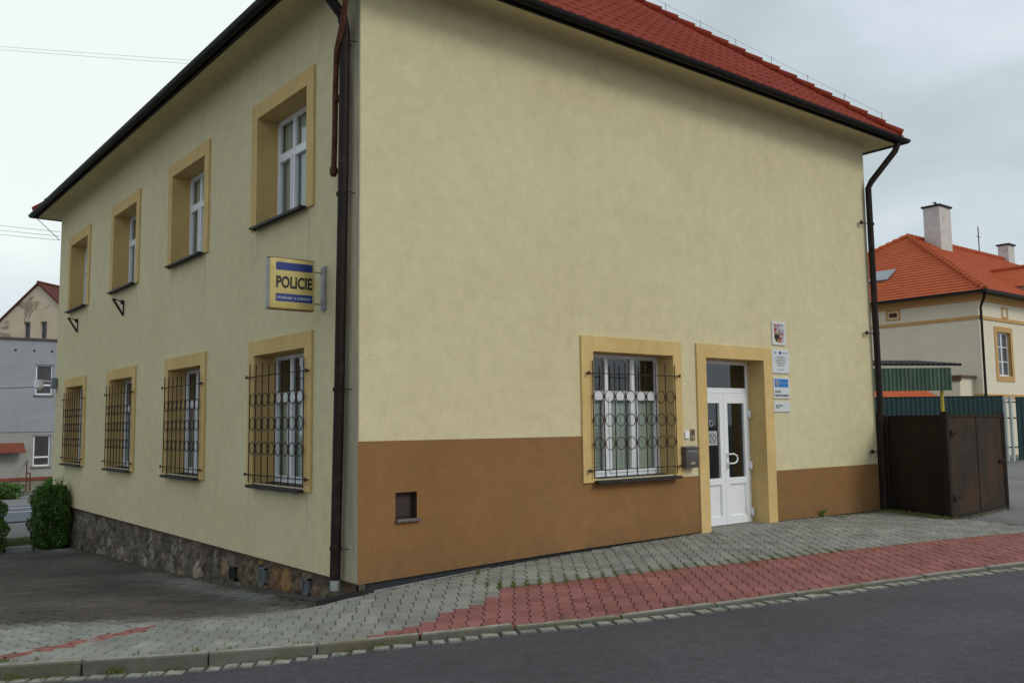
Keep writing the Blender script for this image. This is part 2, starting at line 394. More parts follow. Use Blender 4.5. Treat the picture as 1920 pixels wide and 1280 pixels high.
for (x, y, rd), z, a, b in zip(cand, cz, gx, gy):
    v = random.gauss(1, .075)
    d_seam = abs((seam_b[0]-seam_a[0])*(y-seam_a[1])-(seam_b[1]-seam_a[1])*(x-seam_a[0]))/1.96
    if rd and random.random() < .004: rd = False
    if rd:
        t = random.random(); c = (.262*v+.02*t, (.104+.014*t)*v, (.090+.018*t)*v)
        if y > ytop(x)-.12 and x > 1 and random.random() < .6: c = (.28*v, .10*v, .062*v)
    else:
        t = random.random(); c = ((.248+.016*t)*v, (.254+.006*t)*v, (.218+.014*t)*v)
        w = smooth_noise(x, y, 1.7, 3); c = tuple(q*(1+.07*w) for q in c)
        if x < .02 and y > 0: c = dirty(c, dirt_k(x, y), v, x, y)
    if x > 1.25 and abs(y-ytop(x)-.07) < .17 and x < 10.2:
        g_ = (.235*v, .24*v, .205*v); r_ = (.265*v, .108*v, .088*v)
        if y < ytop(x)+.12: add_paver(redm, x, y, z, (a, b), UX, UY, OUT, r_, hi=True)
        if y > ytop(x)+.02: add_paver(grey, x, y, z, (a, b), UX, UY, OUT, g_, lo=True)
        continue
    add_paver(redm if rd else grey, x, y, z, (a, b), UX, UY, OUT, c)
# yard: smaller looking stained blocks laid square to the house
YA = math.atan(.22); yux, yuy = math.cos(YA), math.sin(YA)
OUT2 = paver_outline(.20, .0740, .0550, .0045); ROW = paver_outline(.142, .097, .097, .003)
yc = []
for i in range(-70, 40):
    for j in range(4, 80):
        u = i*.142; v = j*.20 + (i % 2)*.10; red_ = False
        if j == 4: v = .80+.04*(i % 2)
        x = u*yux - v*yuy; y = u*yuy + v*yux + .3533
        if x > -.03 or x < -7.5 or y > 12.3 + .2*x: continue
        yc.append((x, y, j == 4 and x < -1.75, (i, j)))
cx = np.array([c[0] for c in yc]); cy = np.array([c[1] for c in yc])
cz = H(cx, cy); gx = (H(cx+.05, cy)-cz)/.05; gy = (H(cx, cy+.05)-cz)/.05
for (x, y, rd, ij), z, a, b in zip(yc, cz, gx, gy):
    v = random.gauss(1, .08); k = dirt_k(x, y)
    c = dirty((.255*v, .26*v, .23*v), k, v, x, y)
    if rd: c = (.27*v, .11*v, .09*v); add_paver(redm, x, y, z, (a, b), yux, yuy, OUT2, c); continue
    add_paver(grey, x, y, z-.0, (a, b), yux, yuy, OUT2, c)
tag(grey.build('pavement', M['paver'], recalc=False), kind='structure')
tag(redm.build('red_pavement', M['paver'], recalc=False), kind='structure')
# bed under the blocks
bed = MB(); bx = np.arange(-9.2, 24, .25); bt = [.1] + list(np.arange(.3, 13.5, .25))
X, T = np.meshgrid(bx, np.array(bt), indexing='ij'); Y = yk(X)+T; Z = H(X, Y)-.013
keep = lambda x, y, t: (x < 10.3 or t < 2.1) and (x < .05 or y < .1 or x > 10.4) and y < 12.3
for i in range(X.shape[0]):
    for j in range(X.shape[1]): bed.v.append((X[i, j], Y[i, j], Z[i, j]))
n2 = X.shape[1]
for i in range(X.shape[0]-1):
    for j in range(n2-1):
        if keep(X[i, j], Y[i, j], T[i, j]): a = i*n2+j; bed.f.append((a, a+n2, a+n2+1, a+1)); bed.c.append(None); bed.ms.append(0)
tag(bed.build('pavement_bed', M['bed']), kind='structure')

# ------------------------------------------------------------------ kerb and sett gutter
M['kerbstone'] = mat('granite_kerb', (.27,.265,.225), .9, .2, 6, fine=.3, fscale=90, bmp=.5, dirt=(.12,.10,.05), dscale=4, dlo=.48, dhi=.75, attr=True)
M['sett'] = mat('gutter_sett', (.27,.275,.24), .9, .2, 9, fine=.3, fscale=90, bmp=.5, attr=True)
px_ = np.arange(-16, 40, .02); py_ = yk(px_); seg = np.hypot(np.diff(px_), np.diff(py_)); S = np.concatenate([[0], np.cumsum(seg)])
def at_s(s): return np.interp(s, S, px_), np.interp(s, S, py_)
def path_block(mb, s0, s1, o0, o1, zt, zb, be, colr, side=1.):
    # block along the kerb path; offsets measured towards the building (+)
    m_ = []
    for s in (s0, s1):
        x, y = at_s(s); x2, y2 = at_s(s+.05); dx, dy = x2-x, y2-y; l = math.hypot(dx, dy); nx_, ny_ = -dy/l, dx/l
        m_.append((x, y, nx_, ny_, dx/l, dy/l))
    def P(k, o, e, z):
        x, y, nx_, ny_, dx, dy = m_[k]; sg = 1 if k == 0 else -1
        return (x+nx_*o+dx*e*sg, y+ny_*o+dy*e*sg, z)
    t0, t1 = zt
    top = [P(0, o0+be, be, t0), P(1, o0+be, be, t1), P(1, o1-be, be, t1), P(0, o1-be, be, t0)]
    mid = [P(0, o0, 0, t0-be), P(1, o0, 0, t1-be), P(1, o1, 0, t1-be), P(0, o1, 0, t0-be)]
    bot = [P(0, o0, 0, zb), P(1, o0, 0, zb), P(1, o1, 0, zb), P(0, o1, 0, zb)]
    fs = [(0,1,2,3)] + [(i, 4+i, 4+(i+1) % 4, (i+1) % 4) for i in range(4)] + [(4+i, 8+i, 8+(i+1) % 4, 4+(i+1) % 4) for i in range(4)]
    mb.add(top+mid+bot, fs[:1], colr)
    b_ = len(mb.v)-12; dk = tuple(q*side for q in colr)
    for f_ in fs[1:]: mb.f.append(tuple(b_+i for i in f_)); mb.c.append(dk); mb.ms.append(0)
kb = MB(); st = MB(); s = 0
while s < S[-1]-2:
    L = random.uniform(.82, 1.05) if at_s(s)[0] < 14 else 2.
    x0, y0 = at_s(s); x1, y1 = at_s(s+L); v = random.gauss(1, .07); j = random.uniform(-.006, .008)
    z0 = float(H(x0, y0)); z1 = float(H(x1, y1))
    dirty = random.random() < .3; v *= 1.12
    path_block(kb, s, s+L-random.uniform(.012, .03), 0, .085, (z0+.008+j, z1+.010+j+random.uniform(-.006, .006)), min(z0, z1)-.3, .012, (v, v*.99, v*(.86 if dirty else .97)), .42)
    s += L
s = 0
while s < S[-1]-2:
    L = random.uniform(.13, .19); x0, y0 = at_s(s)
    if x0 > 16: L = .5
    z0 = float(HR(x0, y0)); v = random.gauss(1, .10); j = random.uniform(-.004, .006)
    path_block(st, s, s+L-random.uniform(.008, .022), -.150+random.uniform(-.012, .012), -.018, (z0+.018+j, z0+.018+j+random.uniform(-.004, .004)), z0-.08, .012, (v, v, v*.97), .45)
    s += L
tag(kb.build('kerb', M['kerbstone']), kind='structure'); tag(st.build('sett_gutter', M['sett']), kind='structure')

# ------------------------------------------------------------------ main building
BW, BD = 10.42, 14.42
B = empty('rendered_building', (0, 0, 0))
tag(B, 'cream rendered two-storey house with brown lower band, ochre window surrounds and red hipped roof', 'building')
ZT = 6.60
WINX = [2.005, 5.495, 8.985, 12.505]
WI = .745; WO = .935
winR = (4.23, .783, .93, 2.595)
door = (5.736, 7.133, -.3, 2.60)
w = MB()
def wallgrid(mb, us, zs, holes, P, bottom=None):
    for i in range(len(us)-1):
        for k in range(len(zs)-1):
            u0, u1, z0, z1 = us[i], us[i+1], zs[k], zs[k+1]; cu, cz_ = (u0+u1)/2, (z0+z1)/2
            if any(h[0] < cu < h[1] and h[2] < cz_ < h[3] for h in holes): continue
            a, b = z0, z0
            if k == 0 and bottom: a, b = bottom(u0), bottom(u1)
            mb.quad(P(u0, a), P(u1, b), P(u1, z1), P(u0, z1))
hl = []
for c in WINX: hl += [(c-WI, c+WI, .94, 2.583), (c-WI, c+WI, 4.303, 5.778)]
us = sorted(set([0, BD] + [h[0] for h in hl] + [h[1] for h in hl])); zs = [0, .94, 2.583, 4.303, 5.778, ZT]
wallgrid(w, us, zs, hl, lambda u, z: (0, u, z))
def rbot(u): return float(np.interp(u, [0,1.9,3.2,5.5,7.3,10.42], [0,.044,.068,.088,.108,.068]))
hr = [(winR[0]-winR[1], winR[0]+winR[1], winR[2], winR[3]), (door[0], door[1], -1, door[3])]
us = sorted(set([0,1,1.9,3.2,BW] + [h[0] for h in hr] + [h[1] for h in hr])); zs = [0, .93, 2.595, 2.60, ZT]
wallgrid(w, us, zs, hr, lambda u, z: (u, 0, z), rbot)
w.quad((BW,0,-.2),(BW,BD,-.6),(BW,BD,ZT),(BW,0,ZT)); w.quad((0,BD,-1),(BW,BD,-1),(BW,BD,ZT),(0,BD,ZT))
# underside lips of the render
w.quad((0,0,0),(0,BD,0),(.05,BD,0),(.05,0,0))
for a, b in ((0,1.9),(1.9,3.2),(3.2,5.5),(7.3,10.42)): w.quad((a,0,rbot(a)),(b,0,rbot(b)),(b,.05,rbot(b)),(a,.05,rbot(a)))
wall = w.build('wall', M['wall'], B)
# cove under the eaves: profile (offset, z)
prof = [(0, ZT)] + [(.13*(1-math.cos(t)), ZT+.15*math.sin(t)) for t in np.linspace(.15, PI/2, 7)] + [(.28, ZT+.125), (.44, ZT+.075)]
def sweep_rect(mb, prof, closed=False):
    n = len(prof); vs = []; fs = []
    for (o, z) in prof:
        vs += [(-o,-o,z),(BW+o,-o,z),(BW+o,BD+o,z),(-o,BD+o,z)]
    for i in range(n if closed else n-1):
        j = (i+1) % n
        for k in range(4): fs.append((i*4+k, i*4+(k+1) % 4, j*4+(k+1) % 4, j*4+k))
    mb.add(vs, fs)
cv = MB(); sweep_rect(cv, prof); cove = cv.build('eaves_cove', M['wall'], B, angle=60)
# gutter + fascia
gt = MB(); zc = 6.752
pr = [(.545-.066*math.cos(a), zc-.078*math.sin(a)) for a in np.linspace(0, PI, 9)]
pr += [(o-.006*(1 if i < 4 else -1), z) for i, (o, z) in enumerate(pr[::-1])]
sweep_rect(gt, [(o, z) for o, z in pr], True)
sweep_rect(gt, [(.43, 6.668),(.47, 6.668),(.47, 6.80),(.43, 6.80)], True)
for (x0, x1, ax) in ((-.4, BW+.4, 0),):
    x = x0
    while x < x1: gt.box((x-.012,-.60,6.735),(x+.012,-.42,6.745)); x += .8
gt.build('gutter', M['gutter'], B, angle=50)

# ceilings/slabs that keep the rooms dark
sl = MB(); sl.quad((0,0,ZT),(BW,0,ZT),(BW,BD,ZT),(0,BD,ZT)); sl.quad((.05,.05,3.3),(BW-.05,.05,3.3),(BW-.05,BD-.05,3.3),(.05,BD-.05,3.3))
sl.quad((.05,.4,.02),(BW-.05,.4,.02),(BW-.05,BD-.05,.02),(.05,BD-.05,.02)); sl.quad((1.6,1.6,0),(1.6,BD-.1,0),(1.6,BD-.1,ZT-.02),(1.6,1.6,ZT-.02)); sl.quad((1.6,1.6,0),(BW-.1,1.6,0),(BW-.1,1.6,ZT-.02),(1.6,1.6,ZT-.02))
sl.build('interior_wall', M['interior'], B)

# brown dado, 4 mm proud
dd = MB()
def dado(x0, x1, zt):
    xx = [x0] + [q for q in (1,1.9,3.2,5.5,7.3) if x0 < q < x1] + [x1]
    for a, b in zip(xx[:-1], xx[1:]):
        dd.quad((a,-.004,rbot(a)-.002),(b,-.004,rbot(b)-.002),(b,-.004,zt),(a,-.004,zt)); dd.quad((a,-.004,zt),(b,-.004,zt),(b,.0,zt),(a,.0,zt))
        dd.quad((a,-.004,rbot(a)-.002),(b,-.004,rbot(b)-.002),(b,.04,rbot(b)-.002),(a,.04,rbot(a)-.002))
    dd.quad((x0,-.004,rbot(x0)),(x0,0,rbot(x0)),(x0,0,zt),(x0,-.004,zt))
nx0, nx1, nz0, nz1 = .459, .735, .632, .925
def dado_hole():
    # first stretch has the meter niche cut out
    for (a, b, z0, z1) in ((0,nx0,None,1.489),(nx0,nx1,nz1,1.489),(nx0,nx1,None,nz0),(nx1,1.9,None,1.489),(1.9,3.238,None,1.489)):
        za = rbot(a)-.002 if z0 is None else z0; zb = rbot(b)-.002 if z0 is None else z0
        dd.quad((a,-.004,za),(b,-.004,zb),(b,-.004,z1),(a,-.004,z1))
    dd.quad((0,-.004,1.489),(3.238,-.004,1.489),(3.238,0,1.489),(0,0,1.489))
dado_hole(); dado(3.238, 5.527, .885); dd.build('brown_band', M['dado'], B)
dd = MB(); dado(7.355, BW+.004, .881); dd.build('brown_band', M['dado'], B)
# niche cut from wall too: simple recessed dark box in front-face frame
# (wall quad behind the niche is removed by rebuilding the wall opening)
bmw = bmesh.new(); bmw.from_mesh(wall.data)
geom = [f for f in bmw.faces if all(abs(v.co.y) < 1e-4 for v in f.verts) and min(v.co.x for v in f.verts) < .9 and f.calc_center_median().z < .94 and f.calc_center_median().x < 1]
for co, no in (((nx0,0,0),(1,0,0)),((nx1,0,0),(1,0,0)),((0,0,nz0),(0,0,1)),((0,0,nz1),(0,0,1))):
    fs = [f for f in bmw.faces if all(abs(v.co.y) < 1e-4 for v in f.verts) and f.calc_center_median().x < 1.01 and f.calc_center_median().z < .94]
    g = list(set(fs + [e for f in fs for e in f.edges] + [v for f in fs for v in f.verts]))
    bmesh.ops.bisect_plane(bmw, geom=g, plane_co=co, plane_no=no)
dl = [f for f in bmw.faces if all(abs(v.co.y) < 1e-4 for v in f.verts) and nx0 < f.calc_center_median().x < nx1 and nz0 < f.calc_center_median().z < nz1]
bmesh.ops.delete(bmw, geom=dl, context='FACES'); bmw.to_mesh(wall.data); bmw.free()
nb = MB()
nb.quad((nx0,-.004,nz0),(nx0,.12,nz0),(nx0,.12,nz1),(nx0,-.004,nz1)); nb.quad((nx1,-.004,nz0),(nx1,.12,nz0),(nx1,.12,nz1),(nx1,-.004,nz1))
nb.quad((nx0,-.004,nz1),(nx1,-.004,nz1),(nx1,.12,nz1),(nx0,.12,nz1)); nb.quad((nx0,-.004,nz0),(nx1,-.004,nz0),(nx1,.12,nz0),(nx0,.12,nz0))
mb_ = mat('niche_brown', (.055,.032,.020), .8, .2)
ni = nb.build('meter_niche', mb_, B)
q = MB(); q.box((nx0+.01,.085,nz0+.01),(nx1-.01,.115,nz1-.01)); q.box((nx0+.03,.075,nz0+.03),(nx1-.07,.088,nz1-.03)); q.build('niche_door', mat('niche_door_brown', (.040,.026,.022), .6, .2), ni)
q = MB(); q.bbox((nx0-.0,-.05,nz0-.025),(nx1+.03,.06,nz0+.004), .005); q.build('niche_sill', mat('niche_sill', (.13,.11,.11), .5, .5, 20, spec=.5), ni)

# foundation membrane strip along the front + cement lip
fm = MB()
xx = np.linspace(0.0, 5.5, 60)
for a, b in zip(xx[:-1], xx[1:]):
    fm.quad((a,.035,rbot(a)+.02),(b,.035,rbot(b)+.02),(b,.035,-.35),(a,.035,-.35))
x = .03
while x < 4.2:     # dimples
    za = float(H(x, -.02)); z = za+.012; r_ = 0
    while z < rbot(x)-.008:
        c_ = (x+(.011 if r_ % 2 else 0), .035, z); fm.add([(c_[0]-.007,.035,z),(c_[0],.035,z-.007),(c_[0]+.007,.035,z),(c_[0],.035,z+.007),(c_[0],.026,z)], [(0,1,4),(1,2,4),(2,3,4),(3,0,4)]); z += .020; r_ += 1
    x += .022
fm.quad((5.5,.035,-.4),(0,.035,-.4),(0,.034,-.4),(5.5,.034,-.4))
for a, b in ((7.15,10.42),): fm.quad((a,.035,.2),(b,.035,.2),(b,.035,-.35),(a,.035,-.35))
fm.build('foundation_membrane', M['membrane'], B)
cl = MB()
xx = np.linspace(0.02, 1.75, 24)
for i, (a, b) in enumerate(zip(xx[:-1], xx[1:])):
    wa = .045*(1-i/24)+.012+.006*math.sin(i*2.1); wb = .045*(1-(i+1)/24)+.012+.006*math.sin((i+1)*2.1)
    za, zb = float(H(a, -.04))+.004, float(H(b, -.04))+.004
    cl.quad((a,.034,za),(b,.034,zb),(b,-wb,zb+.001),(a,-wa,za+.001))
tag(cl.build('cement_strip', M['cement'], B))

# rubble stone plinth on the left side
def stone_plinth():
    sr = np.random.default_rng(11); cells = []
    y = -.2
    pts = []
    for gy in np.arange(-.3, 14.9, .30):
        for gz_ in np.arange(-1.2, .3, .25):
            pts.append((gy+sr.uniform(-.15,.15), gz_+sr.uniform(-.12,.12)))
            if sr.random() < .35: pts.append((gy+sr.uniform(-.15,.15), gz_+sr.uniform(-.12,.12)))
    pts = np.array(pts); n = len(pts)
    pal = [(.17,.145,.12),(.125,.112,.10),(.21,.19,.155),(.15,.10,.075),(.255,.235,.19),(.11,.10,.092),(.20,.155,.11),(.26,.165,.075),(.19,.13,.105)]
    cc = []
    for p in pts:
        c = pal[sr.integers(0, len(pal))]; v = sr.uniform(.8, 1.15)
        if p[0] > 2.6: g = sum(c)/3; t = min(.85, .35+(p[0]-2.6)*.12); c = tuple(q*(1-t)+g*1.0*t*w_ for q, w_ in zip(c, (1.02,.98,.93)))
        cc.append([q*v for q in c])
    cc = np.array(cc); bul = sr.uniform(.3, 1, n); tilt = sr.uniform(-.12, .12, (n, 2))
    ys = np.concatenate([np.arange(0, 5, .022), np.arange(5, 14.43, .035)]); zs_ = np.arange(-1.0, .012, .024)
    Yg, Zg = np.meshgrid(ys, zs_, indexing='ij'); Yw = Yg+.035*np.sin(Zg*17+Yg*5)+.018*np.sin(Zg*41+Yg*29); Zw = Zg+.03*np.sin(Yg*13)+.015*np.sin(Yg*37+Zg*23)
    Xo = np.zeros_like(Yg); C = np.zeros(Yg.shape+(3,))
    for i in range(len(ys)):
        sub = np.where(abs(pts[:, 0]-ys[i]) < .6)[0]
        d = np.hypot(Yw[i][:, None]-pts[sub, 0][None], (Zw[i][:, None]-pts[sub, 1][None])*1.1)
        o = np.argsort(d, 1); d1 = np.take_along_axis(d, o[:, :1], 1)[:, 0]; d2 = np.take_along_axis(d, o[:, 1:2], 1)[:, 0]
        k = sub[o[:, 0]]; e = d2-d1; prof_ = np.clip(e/.055, 0, 1)**.6
        hgt = prof_*(.035*bul[k]+.012) + prof_*(tilt[k, 0]*(Yw[i]-pts[k, 0])+tilt[k, 1]*(Zw[i]-pts[k, 1])) + .005*np.sin(ys[i]*60+Zg[i]*71)*prof_ + sr.uniform(-.003,.003,len(zs_))
        Xo[i] = .075-hgt; m_ = (e < .022)
        C[i] = cc[k]; C[i][m_] = cc[k][m_]*.45+np.array([.085,.078,.064])*.55
    mb = MB(); nz = len(zs_)
    mb.v = [(float(Xo[i, j]), float(ys[i]), float(Zg[i, j])) for i in range(len(ys)) for j in range(nz)]
    for i in range(len(ys)-1):
        for j in range(nz-1):
            a = i*nz+j; mb.f.append((a, a+1, a+nz+1, a+nz)); mb.c.append(tuple(C[i, j])); mb.ms.append(0)
    mb.quad((.09,0,-1),(.09,0,0),(.02,.002,0),(.02,.002,-1), c=(.09,.085,.075))
    return mb
m, nt, b = newmat('rubble_stone'); b.inputs['Roughness'].default_value = .9; b.inputs['Specular IOR Level'].default_value = .2
a = nt.nodes.new('ShaderNodeVertexColor'); a.layer_name = 'Col'
cc = mixc(nt, 1., a.outputs[0], ramp(nt, noise(nt, 11, 6, .7), [(.3, .65), (.7, 1.35)]), 'MULTIPLY')
cc = mixc(nt, 1., cc, (1.12,1.0,.84), 'MULTIPLY')
cc = mixc(nt, ramp(nt, noise(nt, 4.2, 7, .75, stretch=(1, 1, .5), dist=1.), [(.57, 0.), (.66, .75)]), cc, (.23,.205,.165)); cc = mixc(nt, ramp(nt, noise(nt, 2.3, 7, .75), [(.48, 0.), (.64, .8)]), cc, (.058,.048,.038))
nt.links.new(cc, b.inputs['Base Color']); bump(nt, b, noise(nt, 45, 5, .7), .6, .01); M['stone'] = m
pl = stone_plinth().build('stone_plinth', M['stone'], B, smooth=True)
q = MB(); q.box((.0,0,-.012),(.06,BD,-.001)); q.box((-.012,0,-.006),(.01,BD,.006)); q.build('drip_edge', mat('rusty_drip', (.085,.048,.026), .7, .3, 8), B)
for (y0, y1, z0, z1) in ((2.38,2.58,-.31,-.11),(1.16,1.33,-.27,-.09),(3.36,3.56,-.39,-.215)):
    g = MB(); g.box((.0,y0,z0),(.045,y0+.018,z1)); g.box((.0,y1-.018,z0),(.045,y1,z1)); g.box((.0,y0,z0),(.045,y1,z0+.018)); g.box((.0,y0,z1-.018),(.045,y1,z1))
    for k in range(6): zz = z0+.025+k*(z1-z0-.05)/6; g.box((.012,y0+.01,zz),(.035,y1-.01,zz+.012))
    g.box((.036,y0+.01,z0+.01),(.04,y1-.01,z1-.01))
    g.build('vent_grate', mat('vent_metal', (.14,.15,.16), .5, .2) if y0 < 3 else M['darkconc'], B)
# drain block at the corner
q = MB()
xy = [(.16,.03),(.17,-.055),(.02,-.075),(-.30,.34),(-.15,.46),(.10,.30)]; hz = [float(H(a, b)) for a, b in xy]
q.prism([Vector((a, b, h-.25)) for (a, b), h in zip(xy, hz)], (0,0,.305)); q.build('drain_block', M['darkconc'], B)

# ---- windows (local frame: X along wall, Y inwards, Z up; origin at wall plane)
def make_window(name, wi, wo, z0, z1, z2, cols=3, trans=None, depth=.265, lower=True, cur='curtain', woff=0.):
    sur = MB(); f = -.028
    xo0, xo1 = -wo+woff, wo+woff
    # band front
    sur.quad((xo0,f,z0-.04),(-wi,f,z0-.04),(-wi,f,z1),(xo0,f,z2)); sur.quad((wi,f,z0-.04),(xo1,f,z0-.04),(xo1,f,z2),(wi,f,z1)); sur.quad((-wi,f,z1),(wi,f,z1),(xo1,f,z2),(xo0,f,z2))
    # outer edge, bottom ends
    sur.quad((xo0,0,z0-.04),(xo0,f,z0-.04),(xo0,f,z2),(xo0,0,z2)); sur.quad((xo1,0,z0-.04),(xo1,f,z0-.04),(xo1,f,z2),(xo1,0,z2)); sur.quad((xo0,0,z2),(xo1,0,z2),(xo1,f,z2),(xo0,f,z2))
    for a, b in ((xo0,-wi),(wi,xo1)): sur.quad((a,0,z0-.04),(b,0,z0-.04),(b,f,z0-.04),(a,f,z0-.04))
    d2 = depth+.07
    sur.quad((-wi,f,z0-.04),(-wi,d2,z0-.04),(-wi,d2,z1),(-wi,f,z1)); sur.quad((wi,f,z0-.04),(wi,d2,z0-.04),(wi,d2,z1),(wi,f,z1)); sur.quad((-wi,f,z1),(wi,f,z1),(wi,d2,z1),(-wi,d2,z1))
    sur.quad((-wi,0,z0-.04),(wi,0,z0-.04),(wi,d2,z0-.04),(-wi,d2,z0-.04))
    W = sur.build(name, M['ochre'], None)
    # frame
    fr = MB(); y0, y1 = depth, depth+.065; e = .002; fw = .046
    zb = z0+.0; X0, X1 = -wi+e, wi-e
    fr.bbox((X0,y0,zb),(X0+fw,y1,z1-e),.006); fr.bbox((X1-fw,y0,zb),(X1,y1,z1-e),.006); fr.bbox((X0+fw,y0+.001,z1-fw),(X1-fw,y1-.001,z1-e-.001),.006); fr.bbox((X0+fw,y0+.001,zb),(X1-fw,y1-.001,zb+fw),.006)
    cw = (X1-X0)/cols; zt = trans
    for k in range(1, cols): xm = X0+k*cw; fr.bbox((xm-.026,y0+.002,zb+fw),(xm+.026,y1-.002,z1-fw),.005)
    fr.bbox((X0+fw,y0+.004,zt-.036),(X1-fw,y1-.004,zt+.036),.005)
    fo = fr.build('window_frame', M['white'], W)
    sb = MB(); pn = MB()
    for k in range(cols):
        xa = X0+k*cw+(fw if k == 0 else .026); xb = X0+(k+1)*cw-(fw if k == cols-1 else .026)
        for (za, zb2, t) in ((zb+fw, zt-.036, .042), (zt+.036, z1-fw, .014)):
            ys0, ys1 = y0-.012 if t > .03 else y0+.01, y0+.05
            sb.bbox((xa+.003,ys0,za+.003),(xa+t,ys1,zb2-.003),.005); sb.bbox((xb-t,ys0,za+.003),(xb-.003,ys1,zb2-.003),.005)
            sb.bbox((xa+t-.002,ys0+.002,za+.003),(xb-t+.002,ys1-.002,za+t),.005); sb.bbox((xa+t-.002,ys0+.002,zb2-t),(xb-t+.002,ys1-.002,zb2-.003),.005)
            pn.quad((xa+t-.01,y0+.03,za+t-.01),(xb-t+.01,y0+.03,za+t-.01),(xb-t+.01,y0+.03,zb2-t+.01),(xa+t-.01,y0+.03,zb2-t+.01))
    sb.build('sash', M['white'], W); pn.build('pane', M['glass'], W, recalc=False)
    cu = MB(); yc_ = y1+.025; n = 60; za, zb2 = z0+.05, (zt if lower else z1-.02)
    for k in range(n):
        a = X0+.03+(X1-X0-.06)*k/n; b = X0+.03+(X1-X0-.06)*(k+1)/n
        cu.quad((a,yc_+.012*math.sin(k*1.05),za),(b,yc_+.012*math.sin((k+1)*1.05),za),(b,yc_+.012*math.sin((k+1)*1.05),zb2),(a,yc_+.012*math.sin(k*1.05),zb2))
    cu.build('curtain', M[cur], W, smooth=True)
    si = MB()
    si.prism([(-wi+.003,depth,z0+.006),(-wi+.003,-.115,z0-.026),(-wi+.003,-.115,z0-.058),(-wi+.003,-.108,z0-.058),(-wi+.003,-.105,z0-.036),(-wi+.003,depth,z0-.008)], (2*wi-.006,0,0))
    si.box((-wi-.022,-.115,z0-.052),(-wi+.0025,-.029,z0-.020)); si.box((wi-.0025,-.115,z0-.052),(wi+.022,-.029,z0-.020))
    si.build('sill', M['sill'], W)
    return W
def put(W, parent, loc, rz): W.parent = parent; W.location = loc; W.rotation_euler = (0,0,rz)
wr = make_window('window', winR[1], .972, winR[2], winR[3], 2.795, trans=2.045, woff=-.02); put(wr, B, (winR[0],0,0), 0)
# venetian blind in the first light of the front window
bl = MB(); z = 1.02
while z < 1.97: bl.prism([(-.72,.345,z),(-.72,.375,z+.012),(-.72,.375,z+.015),(-.72,.345,z+.003)], (.40,0,0)); z += .05
bl.build('venetian_blind', M['blind'], wr)
wl = make_window('window', WI, WO, .94, 2.583, 2.775, trans=2.05); put(wl, B, (0,WINX[0],0), -PI/2)
bl = MB(); z = 1.02
while z < 1.97: bl.prism([(.26,.345,z),(.26,.375,z+.012),(.26,.375,z+.015),(.26,.345,z+.003)], (.45,0,0)); z += .045
wlb = bl.build('venetian_blind', M['blind'], wl)
wu = make_window('window', WI, WO, 4.303, 5.778, 5.98, trans=5.27, lower=False, cur='curtain_up'); put(wu, B, (0,WINX[0],0), -PI/2)
for y in WINX[1:]:
    for s_ in (wl, wu):
        c = copy_tree(s_, B); c.location = (0, y, 0)
# ---- grilles
def make_grille():
    g = MB(); yo = -.055; w_ = .80
    for k in range(9):
        x = -w_+k*.2; top = 2.46 if k in (0,1,2,3,6,7,8) else 2.46; top += random.uniform(-.02,.02)
        g.tube([(x,yo,.945),(x,yo,top)], .0075, 6)
    for z in (1.045, 2.305):
        g.tube([(-w_-.085,yo+.004,z),(w_+.085,yo+.004,z)], .007, 6)
    for z in (1.385, 1.695, 2.005):
        for k in range(8): g.torus((-w_+.1+k*.2,yo,z), .082, .0062, 'y', 20, 5)
        for k in range(9): g.box((-w_+k*.2-.016,yo-.005,z-.009),(-w_+k*.2+.016,yo+.005,z+.009))
    p = g
    for x in (-w_-.085, w_+.085):
        for z in (1.045, 2.305): p.tube([(x,.02,z),(x,yo-.012,z)], .010, 6); p.box((x-.016,yo-.022,z-.022),(x+.016,yo-.010,z+.022))
    G = g.build('window_grille', M['iron'], None, angle=40); return G
gr = make_grille(); put(gr, B, (4.205,0,0), 0)
for y in WINX: c = copy_tree(gr, B); c.location = (0, y, 0); c.rotation_euler = (0,0,-PI/2)

# ---- door
dr = MB(); f = -.028; x0, x1, X0, X1, zi, zo = 5.736, 7.133, 5.527, 7.355, 2.60, 2.80
zb0, zb1 = .055, .085
dr.quad((X0,f,zb0),(x0,f,zb0),(x0,f,zi),(X0,f,zo)); dr.quad((x1,f,zb1),(X1,f,zb1),(X1,f,zo),(x1,f,zi)); dr.quad((x0,f,zi),(x1,f,zi),(X1,f,zo),(X0,f,zo))
dr.quad((X0,.02,zb0),(X0,f,zb0),(X0,f,zo),(X0,.02,zo)); dr.quad((X1,.02,zb1),(X1,f,zb1),(X1,f,zo),(X1,.02,zo)); dr.quad((X0,0,zo),(X1,0,zo),(X1,f,zo),(X0,f,zo))
dr.quad((x0,f,zb0),(x0,.36,zb0),(x0,.36,zi),(x0,f,zi)); dr.quad((x1,f,zb1),(x1,.36,zb1),(x1,.36,zi),(x1,f,zi)); dr.quad((x0,f,zi),(x1,f,zi),(x1,.36,zi),(x0,.36,zi))
dr.quad((X0,f,zb0),(x0,f,zb0),(x0,.3,zb0),(X0,.1,zb0)); 
D = dr.build('entrance', M['ochre'], B)
df = MB(); ya, yb = .285, .345
df.bbox((x0+.002,ya,.08),(x0+.062,yb,zi-.002),.005); df.bbox((x1-.062,ya,.08),(x1-.002,yb,zi-.002),.005); df.bbox((x0+.062,ya+.001,zi-.062),(x1-.062,yb-.001,zi-.003),.005)
df.bbox((x0+.062,ya+.001,2.10),(x1-.062,yb-.001,2.175),.005)
df.build('door_frame', M['white'], D)
